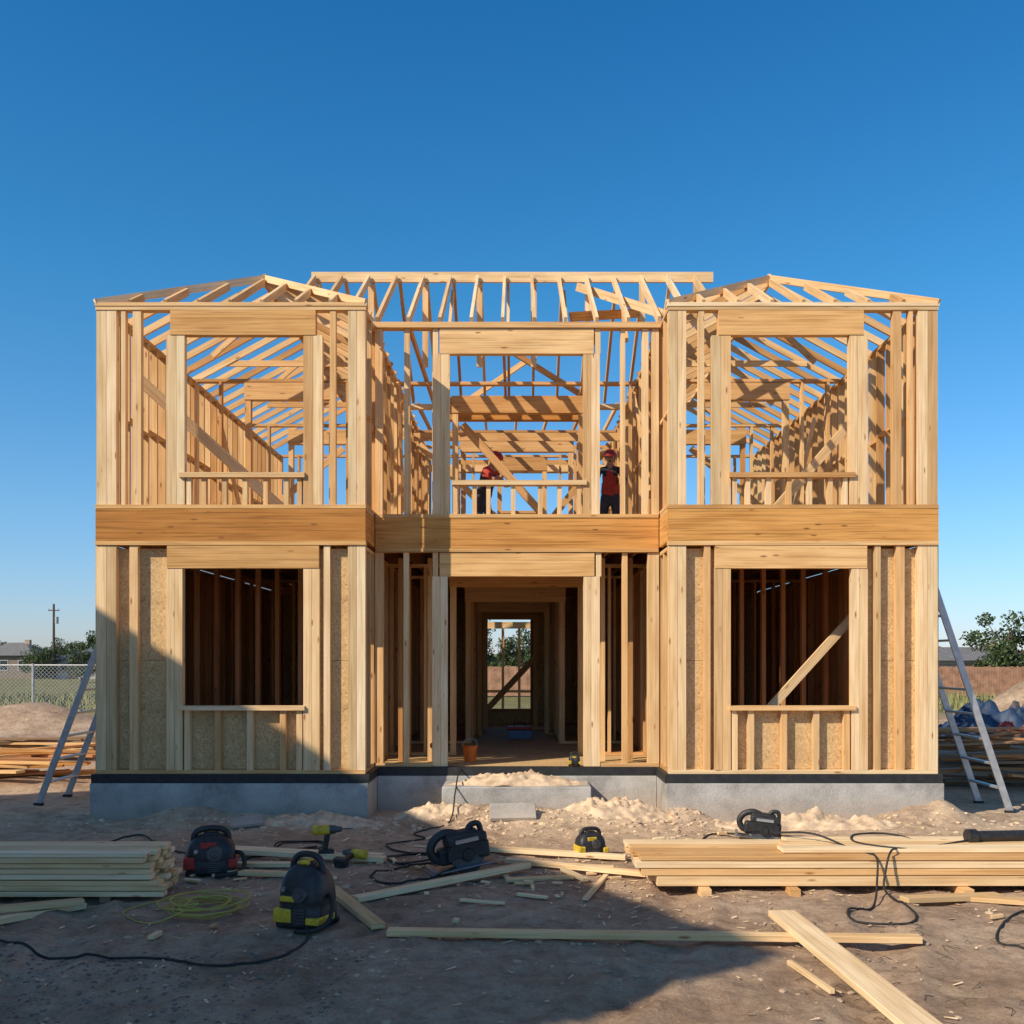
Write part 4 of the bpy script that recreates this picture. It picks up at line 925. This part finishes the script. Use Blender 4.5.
def nhouse(x, y, w, d, h, rh, label, wall=SIDING, roof=ROOFG, rz=0.0):
    t = thing('bungalow', label, 'house', (x, y, 0), (0, 0, rz))
    bm = nb(); abox(bm, -w/2, w/2, -d/2, d/2, -0.1, h); fin('wall', bm, wall, t)
    bm = nb(); o = 0.4; a = [bm.verts.new(p) for p in ((-w/2-o, -d/2-o, h), (w/2+o, -d/2-o, h), (w/2+o, d/2+o, h), (-w/2-o, d/2+o, h), (-w/2+d*.35, 0, h+rh), (w/2-d*.35, 0, h+rh))]
    for q in ((0, 1, 5, 4), (1, 2, 5), (2, 3, 4, 5), (3, 0, 4), (3, 2, 1, 0)): bm.faces.new([a[i] for i in q])
    fin('roof', bm, roof, t)
    bm = nb(); abox(bm, w*0.15, w*0.15+0.5, -0.25, 0.25, h+rh*0.5, h+rh+0.3); fin('chimney', bm, STONE, t)
    for fx in (-0.32, 0.02, 0.34):
        wn = bpy.data.objects.new('window', None); COL.objects.link(wn); wn.parent = t
        bm = nb(); abox(bm, fx*w-0.4, fx*w+0.4, -d/2-0.03, -d/2-0.004, 0.9, h*0.78); fin('glass', bm, GLASSD, wn)
        bm = nb()
        for q in ((fx*w-0.46, fx*w-0.4), (fx*w+0.4, fx*w+0.46)): abox(bm, q[0], q[1], -d/2-0.05, -d/2-0.004, 0.84, h*0.78+.06)
        abox(bm, fx*w-0.4, fx*w+0.4, -d/2-0.05, -d/2-0.004, 0.84, 0.897); abox(bm, fx*w-0.4, fx*w+0.4, -d/2-0.05, -d/2-0.004, h*0.78+.003, h*0.78+.06); fin('frame', bm, TRIM, wn)
    bm = nb(); abox(bm, -w*0.16-0.45, -w*0.16+0.45, -d/2-0.05, -d/2-0.004, 0.0, 1.7); fin('door', bm, GREYF, t)
    return t
nhouse(-53.5, 94, 6, 6, 2.4, 1.4, 'distant brown house with grey roof behind the fence', SIDING2)
nhouse(-44.5, 92, 5, 6, 2.0, 1.1, 'small pale house with dark roof among trees', SIDING, plain('slate', (0.12, 0.13, 0.15), 0.8))
nhouse(34, 62, 9, 6, 1.9, 1.0, 'low house with grey roof showing over the fence')
nhouse(45, 66, 10, 7, 2.1, 1.3, 'low house with grey roof behind trees')
nx_, ny_ = -7.92, -13.2; dl = V((-0.470, 0.883, 0)); Hh = 9.0; Ll = 11.0; Wd = 8.0
t = thing('neighbour_house', 'tall pale neighbouring house with grey hip roof', 'house', (nx_, ny_, 0), (0, 0, math.atan2(dl.y, dl.x)))
bm = nb(); abox(bm, 0, Ll, 0, Wd, -0.1, Hh); fin('wall', bm, SIDING, t)
bm = nb(); a = [bm.verts.new(p) for p in ((0.01, 0.01, Hh), (Ll-.01, 0.01, Hh), (Ll-.01, Wd-.01, Hh), (0.01, Wd-.01, Hh), (3.5, Wd/2, Hh+1.5), (Ll-3.5, Wd/2, Hh+1.5))]
for q in ((0, 1, 5, 4), (1, 2, 5), (2, 3, 4, 5), (3, 0, 4)): bm.faces.new([a[i] for i in q])
fin('roof', bm, ROOFG, t)
for fl in (1.2, 4.2, 6.8):
    for fx in (1.5, 4.5, 8.2):
        bm = nb(); abox(bm, fx, fx+1.1, -0.03, -0.005, fl, fl+1.3); fin('window', bm, GLASSD, t)
def tarp(x, y, rx, ry, h, mat, label, sd):
    bm = bmesh.new(); n = 44; G = []
    for i in range(n):
        row = []
        for j in range(n):
            u = -1+2*i/(n-1); v = -1+2*j/(n-1); q = max(abs(u), abs(v)); k = max(0, 1-q**3)
            z = h*k*(0.65+0.55*noise.noise(V((u*2.6+sd, v*2.6, 0))))+0.22*h*abs(noise.noise(V((u*6, v*6, sd))))+0.08*h*noise.noise(V((u*15, v*15, sd)))
            row.append(bm.verts.new((x+u*rx*(1+0.2*noise.noise(V((u*3, v*3, sd)))), y+v*ry, max(z, 0.0)+gh(x, y)+0.01)))
        G.append(row)
    for i in range(n-1):
        for j in range(n-1): bm.faces.new((G[i][j], G[i+1][j], G[i+1][j+1], G[i][j+1]))
    fin('tarpaulin', bm, mat, label=label, cat='tarp', smooth=True)
tarp(11.6, 11.8, 1.3, 0.9, 0.95, BLUET, 'crumpled dark blue tarpaulin over building materials', 1.0)
tarp(13.3, 13.0, 1.1, 0.8, 1.05, plain('grey_tarp', (0.10, 0.09, 0.10), 0.7), 'grey sheet draped over building materials', 4.0)
tarp(11.3, 10.6, 0.45, 0.3, 0.5, plain('dull_red_sheet', (0.32, 0.05, 0.04), 0.8), 'small red sheet bundled on the ground', 7.0)

# ------------------------------------------------------------------ camera, sun, sky
cam = bpy.data.cameras.new('camera'); co = bpy.data.objects.new('camera', cam); COL.objects.link(co)
co.location = (0, -12, 1.94); co.rotation_euler = (math.radians(90), 0, 0)
cam.sensor_width = 36; cam.lens = 34.8; cam.shift_x = -0.0049; cam.shift_y = 0.1445; cam.clip_end = 4000; cam.clip_start = 0.05
scene.camera = co
EL = math.radians(36); az = V((0.783, 0.622, 0)).normalized()
d = V((az.x*math.cos(EL), az.y*math.cos(EL), -math.sin(EL)))
sun = bpy.data.lights.new('sun', 'SUN'); sun.energy = 5.0; sun.angle = math.radians(0.5); sun.color = (1.0, 0.87, 0.68)
so = bpy.data.objects.new('sun', sun); COL.objects.link(so); so.rotation_euler = d.to_track_quat('-Z', 'Y').to_euler(); so.location = (-20, -20, 20)
w = bpy.data.worlds.new('World'); scene.world = w; w.use_nodes = True; nt = w.node_tree
sky = nt.nodes.new('ShaderNodeTexSky'); sky.sky_type = 'NISHITA'; sky.sun_disc = False
sky.sun_elevation = EL; sky.sun_rotation = math.atan2(-az.x, -az.y) % (2*math.pi)
sky.air_density = 1.0; sky.dust_density = 0.3; sky.ozone_density = 3.0
tc = nt.nodes.new('ShaderNodeTexCoord'); sx = nt.nodes.new('ShaderNodeSeparateXYZ'); nt.links.new(tc.outputs['Generated'], sx.inputs[0])
rp = ramp(nt, [(0.0, (0.62, 0.66, 0.90)), (0.14, (0.50, 0.76, 0.94)), (0.34, (0.25, 0.78, 1.0)), (0.56, (0.13, 0.68, 1.0)), (0.72, (0.66, 0.66, 0.66))]); nt.links.new(sx.outputs[2], rp.inputs[0])
sc = mix(nt, 'MULTIPLY', 1.0, sky.outputs[0], rp.outputs[0])
bg = nt.nodes['Background']; bg.inputs[1].default_value = 0.155
nt.links.new(sc, bg.inputs[0])
scene.view_settings.view_transform = 'Standard'; scene.view_settings.look = 'None'; scene.view_settings.exposure = 0
